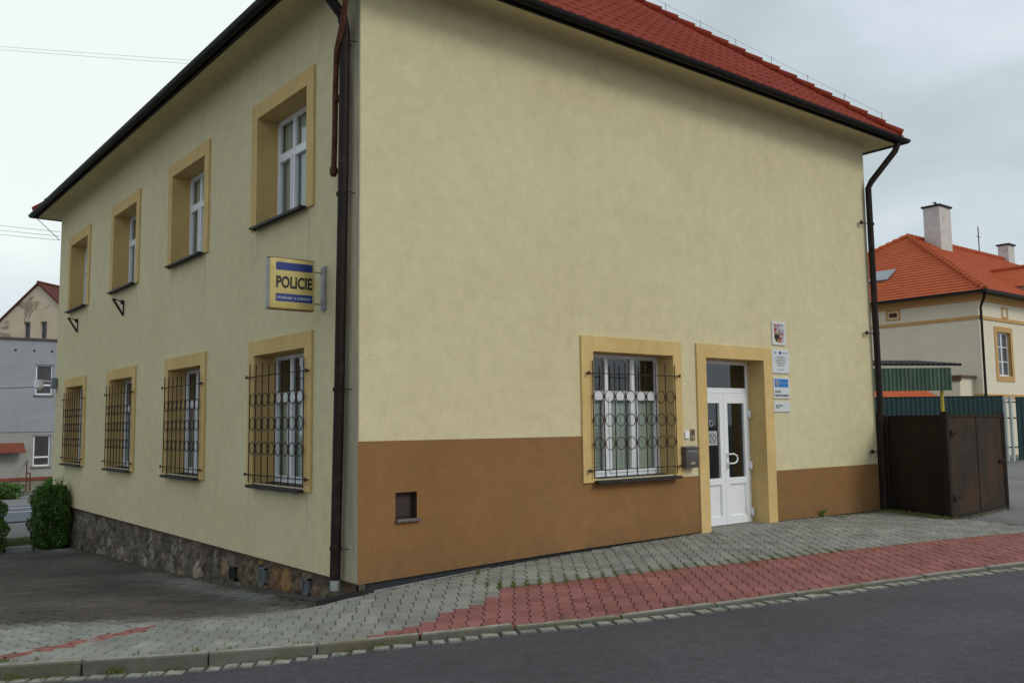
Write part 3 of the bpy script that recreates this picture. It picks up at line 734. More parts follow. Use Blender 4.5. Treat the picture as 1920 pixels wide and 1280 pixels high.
def leaf(a, b):
    l = MB(); y0, y1 = .262, .325; z0, z1 = .095, 2.098; st_ = .095
    l.bbox((a,y0,z0),(a+st_,y1,z1),.006); l.bbox((b-st_,y0,z0),(b,y1,z1),.006)
    l.bbox((a+st_-.002,y0+.001,z1-.16),(b-st_+.002,y1-.001,z1-.002),.006); l.bbox((a+st_-.002,y0+.001,.70),(b-st_+.002,y1-.001,.80),.006); l.bbox((a+st_-.002,y0+.001,z0+.002),(b-st_+.002,y1-.001,z0+.13),.006)
    l.box((a+st_,y0+.026,z0+.13),(b-st_,y1-.02,.70))
    for (c0, c1) in ((a+st_, a+st_+.014), (b-st_-.014, b-st_)): l.box((c0,y0+.014,z0+.13),(c1,y0+.027,.70))
    return l
lf = leaf(5.802, 6.466).build('door_leaf', M['white'], D); rt = leaf(6.470, 7.068).build('door_leaf', M['white'], D)
q = MB()
for a, b, z0, z1 in ((5.89,6.38,.79,1.945),(6.56,6.98,.79,1.945),(x0+.055,x1-.055,2.17,zi-.055)): q.quad((a,.30,z0),(b,.30,z0),(b,.30,z1),(a,.30,z1))
q.build('pane', M['glass_dark'], D, recalc=False)
q = MB(); q.tube([(6.515,.262,1.16),(6.515,.205,1.16),(6.60,.195,1.162),(6.665,.190,1.135),(6.685,.190,1.09),(6.665,.190,1.045),(6.60,.195,1.018),(6.515,.205,1.02),(6.515,.262,1.02)], .012, 10)
q.bbox((6.495,.252,.94),(6.535,.264,1.19),.003); q.build('handle', M['white'], D, angle=40)
q = MB(); q.tube([(6.515,.236,.955),(6.515,.254,.955)], .012, 10); q.build('lock', M['steelgrey'], D)
for z in (1.78, .98, .26):
    q = MB(); q.bbox((7.055,.238,z-.05),(7.125,.262,z+.05),.008); q.tube([(7.078,.232,z-.075),(7.078,.232,z+.045)], .012, 10); q.build('hinge', M['white'], D)
q = MB(); q.bbox((x0+.001,-.10,-.1),(x1-.001,.34,.088),.01); q.bbox((5.60,-.32,-.1),(7.25,-.101,.079),.012); q.build('doorstep', M['concrete'], D)
# ring shaped sticker and notice sheet on the glass of the left leaf
q = MB(); q.torus((6.20,.296,1.63), .042, .010, 'y', 20, 6); o = q.build('sticker', M['steelgrey'], D, angle=50); o.scale = (1,1,1)
q = MB(); q.box((6.10,.294,1.30),(6.335,.298,1.515)); o = q.build('notice', mat('paper', (.40,.42,.41), .7), D)
q = MB(); q.tube([(6.16,.292,1.34),(6.28,.292,1.47)], .008, 6); q.tube([(6.16,.292,1.47),(6.28,.292,1.34)], .008, 6); q.torus((6.22,.292,1.405), .075, .006); q.build('notice_symbol', mat('notice_ink', (.20,.20,.22), .7), D)

# ---- roof: tiled hip
KS = .86; EO = .49; ZE = 6.81
def tile_slope(length, side):
    # local: X along eave 0..length, Y up-slope plan distance 0..run ; returns bmesh in local coords (x, yplan, z)
    run = (BW+2*EO)/2+.1; dx = .052; per = .21; course = .32
    xs_ = np.arange(-.1, length+.1, dx) if side < 2 else np.arange(-.1, length+.1, .4)
    rows = []; y = -.03
    while y < run: rows += [(y, .030), (y+course-.001, .004)]; y += course
    mb = MB(); n = len(xs_)
    for (yy, dz) in rows:
        for x in xs_:
            t = (x/per) % 1; wv = .030*(math.sin(PI*min(1, t/.62))**1.2 if t < .62 else -.18*math.sin(PI*(t-.62)/.38)) if side < 2 else 0
            mb.v.append((x, yy, yy*KS+dz+wv))
    for i in range(len(rows)-1):
        for k in range(n-1):
            a = i*n+k; mb.f.append((a, a+1, a+n+1, a+n)); mb.c.append(None); mb.ms.append(0)
    # front lip
    b0 = len(mb.v); mb.v += [(x, -.03, -.03) for x in xs_]
    for k in range(n-1): mb.f.append((b0+k, b0+k+1, k+1, k)); mb.c.append(None); mb.ms.append(0)
    me = bpy.data.meshes.new('t'); me.from_pydata(mb.v, [], mb.f); bm = bmesh.new(); bm.from_mesh(me); bpy.data.meshes.remove(me)
    for co, no in (((0,0,0),(-1,1,0)), ((length,0,0),(1,1,0))):
        g = bm.verts[:]+bm.edges[:]+bm.faces[:]
        bmesh.ops.bisect_plane(bm, geom=g, plane_co=co, plane_no=no, clear_outer=True)
    g = bm.verts[:]+bm.edges[:]+bm.faces[:]
    bmesh.ops.bisect_plane(bm, geom=g, plane_co=(0,(BW+2*EO)/2,0), plane_no=(0,1,0), clear_outer=True)
    return bm
def rooftile(name, c1, c2):
    m, nt, b = newmat(name); b.inputs['Roughness'].default_value = .75; b.inputs['Specular IOR Level'].default_value = .12
    cc = ramp(nt, noise(nt, 1.8, 6, .7), [(.3, c1), (.7, c2)]); cc = mixc(nt, 1., cc, ramp(nt, noise(nt, 22, 3, .7), [(.3, .8), (.7, 1.1)]), 'MULTIPLY')
    nt.links.new(cc, b.inputs['Base Color']); return m
M['tile'] = rooftile('red_roof_tile', (.165,.020,.008), (.245,.033,.013))
M['tile_or'] = rooftile('orange_roof_tile', (.40,.085,.030), (.52,.125,.045))
rf = MB()
L1, L2 = BW+2*EO, BD+2*EO
for side, (ln, rz, ox, oy) in enumerate(((L1,0,-EO,-EO),(L2,-PI/2,-EO,BD+EO),(L1,PI,BW+EO,BD+EO),(L2,PI/2,BW+EO,-EO))):
    bm = tile_slope(ln, side); bmesh.ops.transform(bm, matrix=Matrix.Translation((ox, oy, ZE)) @ Matrix.Rotation(rz, 4, 'Z'), verts=bm.verts[:]); rf.from_bm(bm)
RO = rf.build('roof', M['tile'], B, angle=45)
# hip tiles with steps and the lightning wire on the front hips
def hipline(a, b):
    a, b = Vector(a), Vector(b); L = (b-a).length; d = (b-a).normalized(); s = 0; m_ = MB()
    while s < L:
        p = a+d*s; q_ = a+d*min(L, s+.40); m_.tube([p+Vector((0,0,.045)), q_+Vector((0,0,.020))], [.105,.085], 10); s += .36
    return m_
top = EO+BW/2; zr = ZE+top*KS
hips = [((BW+EO,-EO,ZE),(BW/2,BW/2,zr)), ((-EO,-EO,ZE),(BW/2,BW/2,zr)), ((-EO,BD+EO,ZE),(BW/2,BD-BW/2,zr)), ((BW+EO,BD+EO,ZE),(BW/2,BD-BW/2,zr)), ((BW/2,BW/2,zr),(BW/2,BD-BW/2,zr))]
for a, b in hips: hipline(a, b).build('hip_tiles' if a[2] < zr else 'ridge_tiles', M['tile'], RO, angle=50)
a, b = Vector(hips[0][0]), Vector(hips[0][1]); q = MB(); d = b-a
pts = []
for k in range(13): p = a+d*(.04+k*.08)+Vector((0,0,.26)); pts.append(p); q.tube([p-Vector((0,0,.16)), p+Vector((0,0,.03))], .006, 5)
q.tube(pts, .0028, 5); q.build('lightning_wire', M['steelgrey'], B)

# ---- downpipes and conduit
q = MB()
q.tube([(-.50,.16,6.66),(-.47,.16,6.55),(-.13,.17,6.22),(-.085,.185,6.05),(-.085,.20,4.5),(-.085,.262,2.1),(-.085,.335,.02)], .058, 14)
for z in (5.9,4.2,2.05,.35): 
    yy = np.interp(z, [0,6],[.335,.185]); q.tube([(-.085,yy,z-.02),(-.085,yy,z+.02)], .064, 14); q.tube([(-.085,yy-.05,z),(-.085,yy-.125,z+.004),(.0,yy-.135,z)], .005, 5)
dp = q.build('downpipe', M['pipe'], B, angle=40)
q = MB(); q.tube([(-.085,.335,.03),(-.085,.338,-.09)], .052, 14); q.build('pipe_foot', M['cement'], dp, angle=40)
q = MB()
q.tube([(BW+.34,-.50,6.66),(BW+.30,-.46,6.52),(BW+.02,-.13,5.98),(BW-.02,-.085,5.86),(BW+.01,-.085,3),(BW+.03,-.085,.02)], .055, 14)
for z in (5.2,3.2,1.1): q.tube([(BW+.01,-.085,z-.02),(BW+.01,-.085,z+.02)], .062, 14); q.tube([(BW-.06,-.085,z),(BW-.26,-.06,z),(BW-.26,.0,z)], .010, 5); q.box((BW-.29,-.07,z-.035),(BW-.23,-.05,z+.035))
q.build('downpipe', M['pipe'], B, angle=40)
q = MB()
q.tube([(-.30,-.17,7.0),(-.20,-.10,6.50),(-.175,.06,6.10),(-.15,.25,5.83),(-.115,.345,5.40),(-.10,.38,4.9),(-.10,.405,4.44)], .032, 10)
for z, y in ((5.32,.35),(4.50,.40)): q.tube([(-.10,y,z-.035),(-.10,y,z+.035)], .045, 10); q.tube([(-.10,y,z),(.01,y-.05,z)], .014, 6)
q.tube([(-.115,.27,5.95),(.01,.22,5.93)], .014, 6)
q.build('conduit', M['rust'], B, angle=40)

# ------------------------------------------------------------------ text helper
def text_mesh(body, size, loc, m, parent, name='lettering', wscale=1., bold=.0, align='CENTER', ext=.0015, name_rot=None):
    cu = bpy.data.curves.new(name, 'FONT'); cu.body = body; cu.size = size; cu.extrude = ext; cu.offset = bold; cu.align_x = align; cu.align_y = 'CENTER'; cu.resolution_u = 3
    t = bpy.data.objects.new(name, cu); col.objects.link(t)
    dg = bpy.context.evaluated_depsgraph_get(); me = bpy.data.meshes.new_from_object(t.evaluated_get(dg)); bpy.data.objects.remove(t)
    me.transform(Matrix.Translation(loc) @ Matrix.Rotation(PI/2, 4, 'X') @ Matrix.Scale(wscale, 4, (1,0,0)))
    me.materials.clear(); me.materials.append(m); o = bpy.data.objects.new(name, me); col.objects.link(o); o.parent = parent; return o
def fit_text(body, width, height, loc, m, parent, name='lettering', bold=0.):
    o = text_mesh(body, 1, (0,0,0), m, parent, name, bold=bold)
    vs = [v.co for v in o.data.vertices]; xa, xb = min(v.x for v in vs), max(v.x for v in vs); za, zb_ = min(v.z for v in vs), max(v.z for v in vs)
    for v in o.data.vertices:
        v.co.x = loc[0]+(v.co.x-(xa+xb)/2)/(xb-xa)*width; v.co.z = loc[2]+(v.co.z-(za+zb_)/2)/(zb_-za)*height; v.co.y = loc[1]+v.co.y*1.0
    return o

# ---- POLICIE lightbox
sg = empty('police_sign', (-.40,.80,3.24)); tag(sg, 'yellow and blue light box reading POLICIE on the side wall next to the brown downpipe', 'sign')
yel = mat('yellow_acrylic', (.56,.46,.17), .5, .12, 4, spec=.3, dirt=(.40,.27,.06), dscale=6, dlo=.5, dhi=.8); blu = flat('blue_acrylic', (.018,.040,.19), .35); blk = flat('black_lettering', (.012,.012,.012), .4)
q = MB(); q.bbox((-.285,-.055,-.285),(.255,.055,.280),.022); q.build('casing', yel, sg, angle=30)
q = MB(); q.box((-.289,-.03,-.27),(-.284,.05,.27)); q.build('side_trim', M['steelgrey'], sg)
TR = mat('rusty_trim', (.20,.09,.03), .6, .4, 12)
q = MB(); q.box((-.287,-.045,-.292),(.257,.05,-.284)); q.build('edge_trim', TR, sg)
q = MB(); q.box((-.287,-.045,.279),(.257,.05,.286)); q.build('edge_trim', TR, sg)
q = MB(); q.box((-.215,-.058,.145),(.222,-.0545,.232)); q.build('blue_stripe', blu, sg)
q = MB(); q.box((-.215,-.058,-.205),(.222,-.0545,-.118)); q.build('blue_stripe', blu, sg)
fit_text('POLICIE', .43, .135, (.003,-.0575,.012), blk, sg, bold=.03)
fit_text('POMÁHAT A CHRÁNIT', .40, .036, (.003,-.0605,-.161), mat('pale_lettering', (.55,.58,.60), .5), sg)
q = MB()
for z in (.165,-.20): q.tube([(.25,0,z),(.375,0,z)], .009, 8); q.box((.355,-.014,z+.025),(.372,.014,z+.04))
q.bbox((.368,-.05,-.265),(.399,.045,.240),.005); q.build('mounting_plate', M['steelgrey'], sg, angle=30)

# ---- plaques
def plaque(name, x0, x1, z0, z1, label, cat='plaque', t=.018):
    e = empty(name, ((x0+x1)/2, -.001, (z0+z1)/2)); tag(e, label, cat)
    w_, h_ = (x1-x0)/2, (z1-z0)/2; q = MB(); q.bbox((-w_,-t,-h_),(w_,0,h_),.004); q.build('board', PLW, e); return e, w_, h_
PLW = mat('plaque_white', (.60,.63,.63), .35, .04, spec=.5)
t_ = -.019
p1, w_, h_ = plaque('emblem_plaque', 7.40, 7.755, 2.865, 3.24, 'white plaque with a red, blue and gold quartered coat of arms, topmost beside the door', 'plaque')
cr = flat('heraldic_red', (.40,.035,.04)); cb = flat('heraldic_blue', (.10,.13,.32)); cy_ = flat('heraldic_gold', (.50,.36,.05)); cw = flat('heraldic_white', (.62,.60,.60)); ck = flat('heraldic_black', (.02,.02,.02))
def rect(mb, x0, z0, x1, z1, y): mb.box((x0,y-.0015,z0),(x1,y,z1))
q = MB(); rect(q, -.128,.008,-.002,.150,t_+.002)
def shield_poly(sx): # lower quarters with curved base
    pts = [(0,.006)]; 
    return pts
for sx in (1,):
    q.prism([Vector((.002,t_+.002,.006)),Vector((.128,t_+.002,.006)),Vector((.128,t_+.002,-.075)),Vector((.110,t_+.002,-.115)),Vector((.07,t_+.002,-.140)),Vector((.002,t_+.002,-.152))], (0,-.0015,0))
q.build('red_quarters', cr, p1)
q = MB(); rect(q, .002,.008,.128,.150,t_+.002); q.build('blue_quarter', cb, p1)
q = MB(); q.prism([Vector((-.002,t_+.002,.006)),Vector((-.128,t_+.002,.006)),Vector((-.128,t_+.002,-.075)),Vector((-.110,t_+.002,-.115)),Vector((-.07,t_+.002,-.140)),Vector((-.002,t_+.002,-.152))], (0,-.0015,0)); q.build('gold_quarter', cy_, p1)
def lion(mb, cx_, cz_, s, y):
    # rampant lion silhouette: body, head, two tails, legs
    def bar(a, b, r): mb.tube([(cx_+a[0]*s,y,cz_+a[1]*s),(cx_+b[0]*s,y,cz_+b[1]*s)], r*s, 6)
    bar((-.1,.25),(.15,-.2),.16); bar((-.18,.42),(-.12,.45),.15); bar((-.1,.2),(-.45,.3),.06); bar((-.1,.1),(-.45,.05),.06); bar((.15,-.2),(-.1,-.5),.09); bar((.18,-.2),(.3,-.55),.08); bar((.2,-.15),(.42,.1),.045); bar((.42,.1),(.30,.45),.05); bar((.42,.1),(.5,.4),.04); bar((-.1,-.5),(-.25,-.52),.06); bar((.3,-.55),(.15,-.58),.05)
def eagle(mb, cx_, cz_, s, y):
    def bar(a, b, r): mb.tube([(cx_+a[0]*s,y,cz_+a[1]*s),(cx_+b[0]*s,y,cz_+b[1]*s)], r*s, 6)
    bar((0,.3),(0,-.3),.12); bar((0,.45),(-.08,.5),.08); bar((0,-.3),(0,-.52),.15)
    for s2 in (-1,1):
        bar((0,.2),(s2*.35,.4),.07); bar((s2*.35,.4),(s2*.48,-.15),.06); bar((s2*.3,.35),(s2*.33,-.22),.06); bar((s2*.18,.25),(s2*.2,-.15),.06); bar((s2*.08,-.2),(s2*.3,-.45),.045)
q = MB(); lion(q, -.064,.078,.125,t_); q.build('white_lion', cw, p1)
q = MB(); lion(q, .066,-.066,.125,t_); q.build('white_lion', cw, p1)
q = MB(); eagle(q, .066,.078,.125,t_); q.build('white_eagle', cw, p1)
q = MB(); eagle(q, -.062,-.062,.125,t_); q.build('black_eagle', ck, p1)
p2, w_, h_ = plaque('notice_plaque', 7.37, 7.83, 2.415, 2.798, 'square white plaque of small grey print with a dark blue flag beside the door')
q = MB(); q.box((-.045,t_-.0015,.115),(.02,t_,.155)); q.build('blue_flag', flat('flag_blue', (.03,.03,.25)), p2)
q = MB()
for (xa, z, wd, hh) in ((-.17,.135,.05,.028),(.05,.135,.14,.014)): h_q = MB(); h_q.box((xa,t_-.001,z-hh/2),(xa+wd,t_,z+hh/2)); h_q.build('printed_logo', mat('logo_grey', (.25,.25,.27), .6), p2)
for z, wd in ((.075,.20),(.052,.30),(.022,.22),(-.002,.31),(-.026,.24),(-.050,.20),(-.074,.17),(-.135,.16)):
    x = -wd/2
    while x < wd/2-.012: l = random.uniform(.014,.040); q.box((x,t_-.001,z-.0055),(min(wd/2,x+l),t_,z+.0055)); x += l+.008
q.build('small_print', mat('grey_print', (.20,.20,.22), .6), p2)
p3, w_, h_ = plaque('police_plaque', 7.385, 7.81, 2.01, 2.345, 'white plaque with bright blue panel and round badge, third down beside the door')
q = MB(); q.box((-.185,t_-.0015,.015),(.175,t_,.145)); q.build('blue_panel', flat('bright_blue', (.012,.17,.52)), p3)
q = MB(); q.tube([(-.12,t_-.0015,.08),(-.12,t_-.005,.08)], .048, 20); q.build('badge', flat('badge_silver', (.42,.46,.47)), p3)
q = MB()
for k in range(8): a = k*PI/4; q.tube([(-.12+.018*math.cos(a),t_-.006,.08+.018*math.sin(a)),(-.12+.04*math.cos(a),t_-.006,.08+.04*math.sin(a))], .004, 5)
q.torus((-.12,t_-.006,.08), .018, .003); q.build('badge_star', flat('badge_dark', (.12,.16,.20)), p3)
fit_text('POLICIE', .20, .030, (.055,t_-.003,.08), mat('pale_blue_lettering', (.25,.42,.62), .5), p3)
ink = mat('dark_ink', (.045,.05,.06), .6)
fit_text('POLICIE', .155, .032, (-.105,t_-.001,-.055), ink, p3, bold=.01); fit_text('ČESKÉ REPUBLIKY', .37, .044, (-.0,t_-.001,-.112), ink, p3, bold=.01)
p4, w_, h_ = plaque('small_plaque', 7.375, 7.805, 1.80, 1.962, 'small blank-looking white plaque with two tiny lines of print, lowest beside the door')
fit_text('OBVODNÍ ODDĚLENÍ', .19, .024, (-.075,t_-.001,.022), ink, p4); fit_text('POLICIE', .10, .020, (-.12,t_-.001,-.012), ink, p4)

# ---- mailbox, bell, intercom
mbx = empty('mailbox', (5.27,-.0,1.165)); tag(mbx, 'dark grey metal mailbox mounted on the wall left of the white door', 'mailbox')
gm = mat('mailbox_grey', (.075,.068,.063), .45, .1, spec=.5)
q = MB(); q.bbox((-.135,-.11,-.155),(.135,-.002,.125),.012)
q.prism([(-.145,-.002,.150),(-.145,-.125,.128),(-.145,-.125,.116),(-.145,-.002,.120)], (.29,0,0)); q.build('box', gm, mbx, angle=30)
q = MB(); q.box((-.09,-.1125,.070),(.10,-.1085,.088)); q.build('slot', mat('slot_light', (.22,.22,.21), .4), mbx)
q = MB(); q.box((-.035,-.1125,-.105),(.055,-.1085,-.072)); q.build('name_plate', mat('name_tag', (.30,.28,.20), .4), mbx)
q = MB(); q.bbox((-.05,-.024,-.052),(.04,-.001,.052),.008); o = q.build('bell_box', M['white']); o.location = (5.285,0,1.472); tag(o, 'small white plastic box on the wall above the mailbox', 'bell box')
ic = empty('intercom', (5.405,0,1.475)); tag(ic, 'narrow bronze intercom panel on the wall right of the white box above the mailbox', 'intercom')
q = MB(); q.bbox((-.042,-.02,-.08),(.042,-.001,.08),.005); q.build('panel', mat('bronze_panel', (.26,.20,.12), .4, .1, metal=.3), ic)
q = MB(); q.box((-.022,-.024,.0),(.022,-.0195,.06)); q.build('speaker_grille', flat('grille_dark', (.07,.05,.035)), ic)
q = MB(); q.tube([(0,-.019,-.035),(0,-.026,-.035)], .012, 10); q.build('button', flat('button_pale', (.45,.42,.33)), ic)
# ---- wall brackets
def bracket(y, z, label):
    e = empty('wall_bracket', (0, y, z)); tag(e, label, 'bracket', 'rusty brackets on the side wall')
    q = MB(); q.box((-.015,-.03,-.17),(0,.03,.10)); q.tube([(-.005,0,.08),(-.19,0,.13)], .012, 6); q.tube([(-.20,0,.135),(-.012,0,-.16)], .022, 6); q.build('arm', M['iron'], e)
    q = MB(); q.tube([(-.035,0,.04),(-.035,0,.12)], .026, 8); q.build('insulator', M['iron'], e); return e
bracket(8.98, 3.93, 'rusty triangular bracket on side wall below the third upper window from the corner')
bracket(12.50, 3.93, 'rusty triangular bracket on side wall below the farthest upper window')
# ---- lamp unit at the far corner
wl_ = empty('wall_lamp', (-.02,14.30,2.72)); tag(wl_, 'white drum on a grey box bracket at the far corner of the side wall', 'wall lamp')
q = MB(); q.bbox((-.10,-.08,-.12),(0,.10,.13),.01); q.build('box', mat('lamp_box_grey', (.16,.20,.25), .5), wl_)
q = MB(); q.tube([(-.10,0,.04),(-.36,0,.06)], .018, 8); q.tube([(-.36,0,.08),(-.36,0,-.10),(-.36,0,-.16)], [.095,.10,.03], 16); q.build('drum', M['white'], wl_, angle=40)
def wire(pts, label, r=.01, sag=.3, group=None, name='overhead_wire', m=None):
    q = MB(); a, b = Vector(pts[0]), Vector(pts[1]); P = []
    for k in range(25): t = k/24; p = a.lerp(b, t); p.z -= sag*4*t*(1-t); P.append(p)
    q.tube(P, r, 5); o = q.build(name, m or WM); tag(o, label, 'wire', group); return o
WM = mat('wire_grey', (.16,.17,.18), .6)
wire([(-.40,14.30,2.64),(-6.5,17.5,2.75)], 'thin dark cable running left from the white drum at the far corner', .010, .12)
flatpale = mat('power_line_pale', (.80,.84,.88), .6)
WP = mat('wire_pale', (.55,.57,.60), .6)
for k, dz in enumerate((0,.10,.21)):
    wire([(-.02,14.46+.02*k,6.12+dz),(-18,25.5,8.35+dz*1.7)], ['lowest of three pale wires running left from the far corner of the cream house','middle of three pale wires running left from the far corner of the cream house','topmost of three pale wires running left from the far corner of the cream house'][k], .0055, .1, 'wires at the far corner', m=WP)
for k, (dz, dx) in enumerate(((0,0),(.45,.8))):
    wire([(-26,57.6+dx,22.3+dz),(14,26.3+dx,17.4+dz)], ['lower of the two faint power lines crossing the bright sky','upper of the two faint power lines crossing the bright sky'][k], .010, .3, 'faint power lines high in the sky', name='power_line', m=flatpale)
q = MB(); q.tube([(-.48,14.9,6.70),(-.02,14.46,6.12)], .008, 5); tag(q.build('stay_wire', WM), 'short stay wire slanting from the eave tip to the far wall corner', 'wire')

# ------------------------------------------------------------------ rusty enclosure at the right end
rg = empty('rusty_metal_gate', (10.15,-1.36,.0)); tag(rg, 'dark rusty sheet-metal gate with two panels and posts at the right end of the house', 'gate')
M['rustsheet'] = mat('rusted_sheet', (.015,.009,.005), .85, .35, 2.5, bmp=.25, dirt=(.040,.019,.008), dscale=1.6, dlo=.5, dhi=.85, spec=.3)
M['rustlight'] = mat('weathered_sheet', (.034,.025,.017), .75, .3, 2.2, bmp=.2, dirt=(.066,.032,.014), dscale=1.6, dlo=.45, dhi=.7, spec=.15)
def panel(name, a, b, z0, z1, m, th=.02, frame=.045, parent=rg, ridges=0):
    a, b = Vector((*a, 0)), Vector((*b, 0)); d = (b-a); L = d.length; d.normalize(); n = Vector((-d.y, d.x, 0)); q = MB()
    def bx(s0, s1, za, zb_, t): q.prism([a+d*s0-n*t+Vector((0,0,za)), a+d*s1-n*t+Vector((0,0,za)), a+d*s1+n*t+Vector((0,0,za)), a+d*s0+n*t+Vector((0,0,za))], (0,0,zb_-za))
    bx(.01, L-.01, z0, z1, th/2)
    o = q.build(name, m, parent)
    q = MB()
    for (s0, s1, za, zb_) in ((0,frame,z0-.01,z1+.01),(L-frame,L,z0-.01,z1+.01),(frame,L-frame,z0-.008,z0+frame),(frame,L-frame,z1-frame,z1+.008)): bx(s0, s1, za, zb_, th/2+.012)
    if ridges: bx(L*.5-.02, L*.5+.02, z0+frame, z1-frame, th/2+.008)
    q.build('panel_frame', M['rustsheet'], o); return o
panel('sheet_panel', (.02,.03), (.50,1.42), .06, 1.72, M['rustsheet'])
panel('sheet_panel', (.06,.0), (2.80,.30), .03, 1.73, M['rustlight'], ridges=1)
for (x, y, h, r_) in ((0,0,1.78,.05),(.52,1.46,1.80,.045),(2.86,.31,1.76,.04),(.36,1.22,1.74,.035)):
    q = MB(); q.bbox((x-r_,y-r_,-.05),(x+r_,y+r_,h),.008); q.build('post', M['rustsheet'], rg)

for z in (.35, 1.42):
    q = MB(); q.tube([(.085,-.055,z-.06),(.085,-.055,z+.06)], .014, 8); q.box((.085,-.050,z-.022),(.34,-.030+.03,z+.022)); q.build('hinge', M['rustsheet'], rg)
q = MB(); q.box((2.50,.215,.86),(2.72,.245,.90)); q.tube([(2.55,.20,.88),(2.55,.17,.88),(2.62,.18,.88)], .010, 6); q.build('latch', M['rustsheet'], rg)
# canopy shed with green corrugated fascia
def corr(mb, a, b, z0, z1, per=.076, amp=.012, off=0.):
    a, b = Vector((*a, 0)), Vector((*b, 0)); d = b-a; L = d.length; d.normalize(); n = Vector((d.y, -d.x, 0)); k = int(L/per*4); vs = []
    for i in range(k+1):
        s = L*i/k; o = amp*[0, 1, 1, 0][i % 4]; p = a+d*s+n*(o+off); vs += [(p.x, p.y, z0), (p.x, p.y, z1)]
    mb.add(vs, [(2*i, 2*i+2, 2*i+3, 2*i+1) for i in range(k)])
cs = empty('corrugated_canopy', (17.5,1.95,0)); tag(cs, 'green corrugated metal canopy on a yellow post behind the rusty gate', 'canopy')
M['green'] = mat('pale_green_sheet', (.058,.108,.070), .6, .25, 3, stretch=(2,2,.4), dirt=(.15,.20,.14), dscale=4, dlo=.5, dhi=.8)
q = MB(); corr(q, (-3.2,2.5), (.02,.0), 2.36, 2.92, .10, .025); q.build('fascia', M['green'], cs, recalc=False)
q = MB()
for i in range(34):
    s = i/33; a = Vector((-3.25,2.55,0)).lerp(Vector((.18,-.12,0)), s); z = 2.99-.0*s+.05*(1-s)
    dd_ = Vector((.62,.78,0)); q.tube([a+Vector((0,0,z))-dd_*.08, a+dd_*2.4+Vector((0,0,z+.25))], .035, 6)
q.build('roof_sheet', M['gutter'], cs)
q = MB(); q.tube([(-.07,.22,0),(-.07,.22,2.42)], .042, 10); q.build('post', mat('yellow_pipe', (.45,.36,.03), .5, .15), cs)
q = MB(); q.tube([(-2.9,2.75,-.1),(-2.9,2.75,2.5)], .05, 8); q.build('post', M['gutter'], cs)

# teal fence
M['teal'] = mat('dark_green_sheet', (.013,.042,.042), .5, .2, 2, spec=.4)
fn = empty('sheet_metal_fence', (29.4,8.0,.05)); tag(fn, 'long dark green corrugated fence in front of the orange-roofed house', 'fence')
q = MB(); corr(q, (-4.6,3.9), (1.85,-1.5), 0, 2.45, .18, .03); q.build('sheet_panel', M['teal'], fn, recalc=False)
q = MB(); q.tube([(-4.6,3.9,2.46),(1.85,-1.5,2.46)], .03, 6); q.tube([(-4.6,3.97,.4),(1.85,-1.43,.4)], .03, 6); q.build('rail', M['gutter'], fn)
g2 = empty('sheet_metal_gate', (31.2,6.5,.08)); tag(g2, 'dark green sheet gate with pale posts at the right edge behind the forecourt', 'gate')
q = MB(); corr(q, (.37,-.30), (4.6,-3.7), 0.02, 2.4, .18, .03); q.build('sheet_panel', M['teal'], g2, recalc=False)
for s in (.05,.23):
    q = MB(); x, y = s*.77*1.2, -s*.63*1.2; q.box((x-.05,y-.05,-.05),(x+.05,y+.05,2.42)); q.build('post', mat('pale_post', (.45,.50,.47), .6), g2)
for z in (.5,1.6,2.2): q = MB(); q.tube([(0,0,z),(.37,-.30,z)], .03, 6); q.build('rail', M['teal'], g2)
# low tiled shed behind the fence
sh = empty('tiled_shed', (30.4,10.0,0)); tag(sh, 'low shed with orange tiled lean-to roof just behind the green fence', 'shed')
q = MB(); q.prism([(-1.6,1.2,0),(.9,-.8,0),(2.1,.7,0),(-.4,2.7,0)], (0,0,2.35)); q.build('wall', M['ochre'], sh)
q = MB(); q.prism([(-1.9,1.35,2.42),(1.05,-1.05,2.42),(2.35,.65,3.05),(-.6,3.05,3.05)], (0,0,.09)); q.build('roof', M['tile_or'], sh)

# ------------------------------------------------------------------ orange roofed house (right)
hs = empty('orange_roof_house', (34.67,8.72,0)); tag(hs, 'cream house with orange tiled hipped roof and white chimneys behind the green fence', 'building')
M['cream'] = mat('cream_paint', (.74,.68,.52), .9, .05, .8, fine=.08, fscale=25, dirt=(.66,.60,.46), dscale=.6, dlo=.6, dhi=.9)
M['peach'] = mat('peach_trim', (.55,.33,.13), .9, .08, 2)
HL, HD, HZ = 24., 12., 7.05
q = MB()
hw = (1.62, 2.94, 3.52, 5.46)
us = [0, hw[0], hw[1], HL]; zz = [-.3, hw[2], hw[3], HZ]
wallgrid(q, us, zz, [hw], lambda u, z: (u, 0, z))
q.quad((0,0,-.3),(0,HD,-.3),(0,HD,HZ),(0,0,HZ)); q.quad((0,HD,-.3),(HL,HD,-.3),(HL,HD,HZ),(0,HD,HZ)); q.quad((HL,0,-.3),(HL,HD,-.3),(HL,HD,HZ),(HL,0,HZ))
q.build('wall', M['cream'], hs)
q = MB(); e = .06
for (z0, z1, e) in ((5.93,6.07,.05),(6.72,6.86,.07),(6.86,7.04,.20),(2.55,2.72,.05)): q.box((-e,-e,z0),(HL+e,0-.001,z1)); q.box((-e,-.001,z0),(-.001,HD+e,z1))
q.build('cornice', M['peach'], hs)
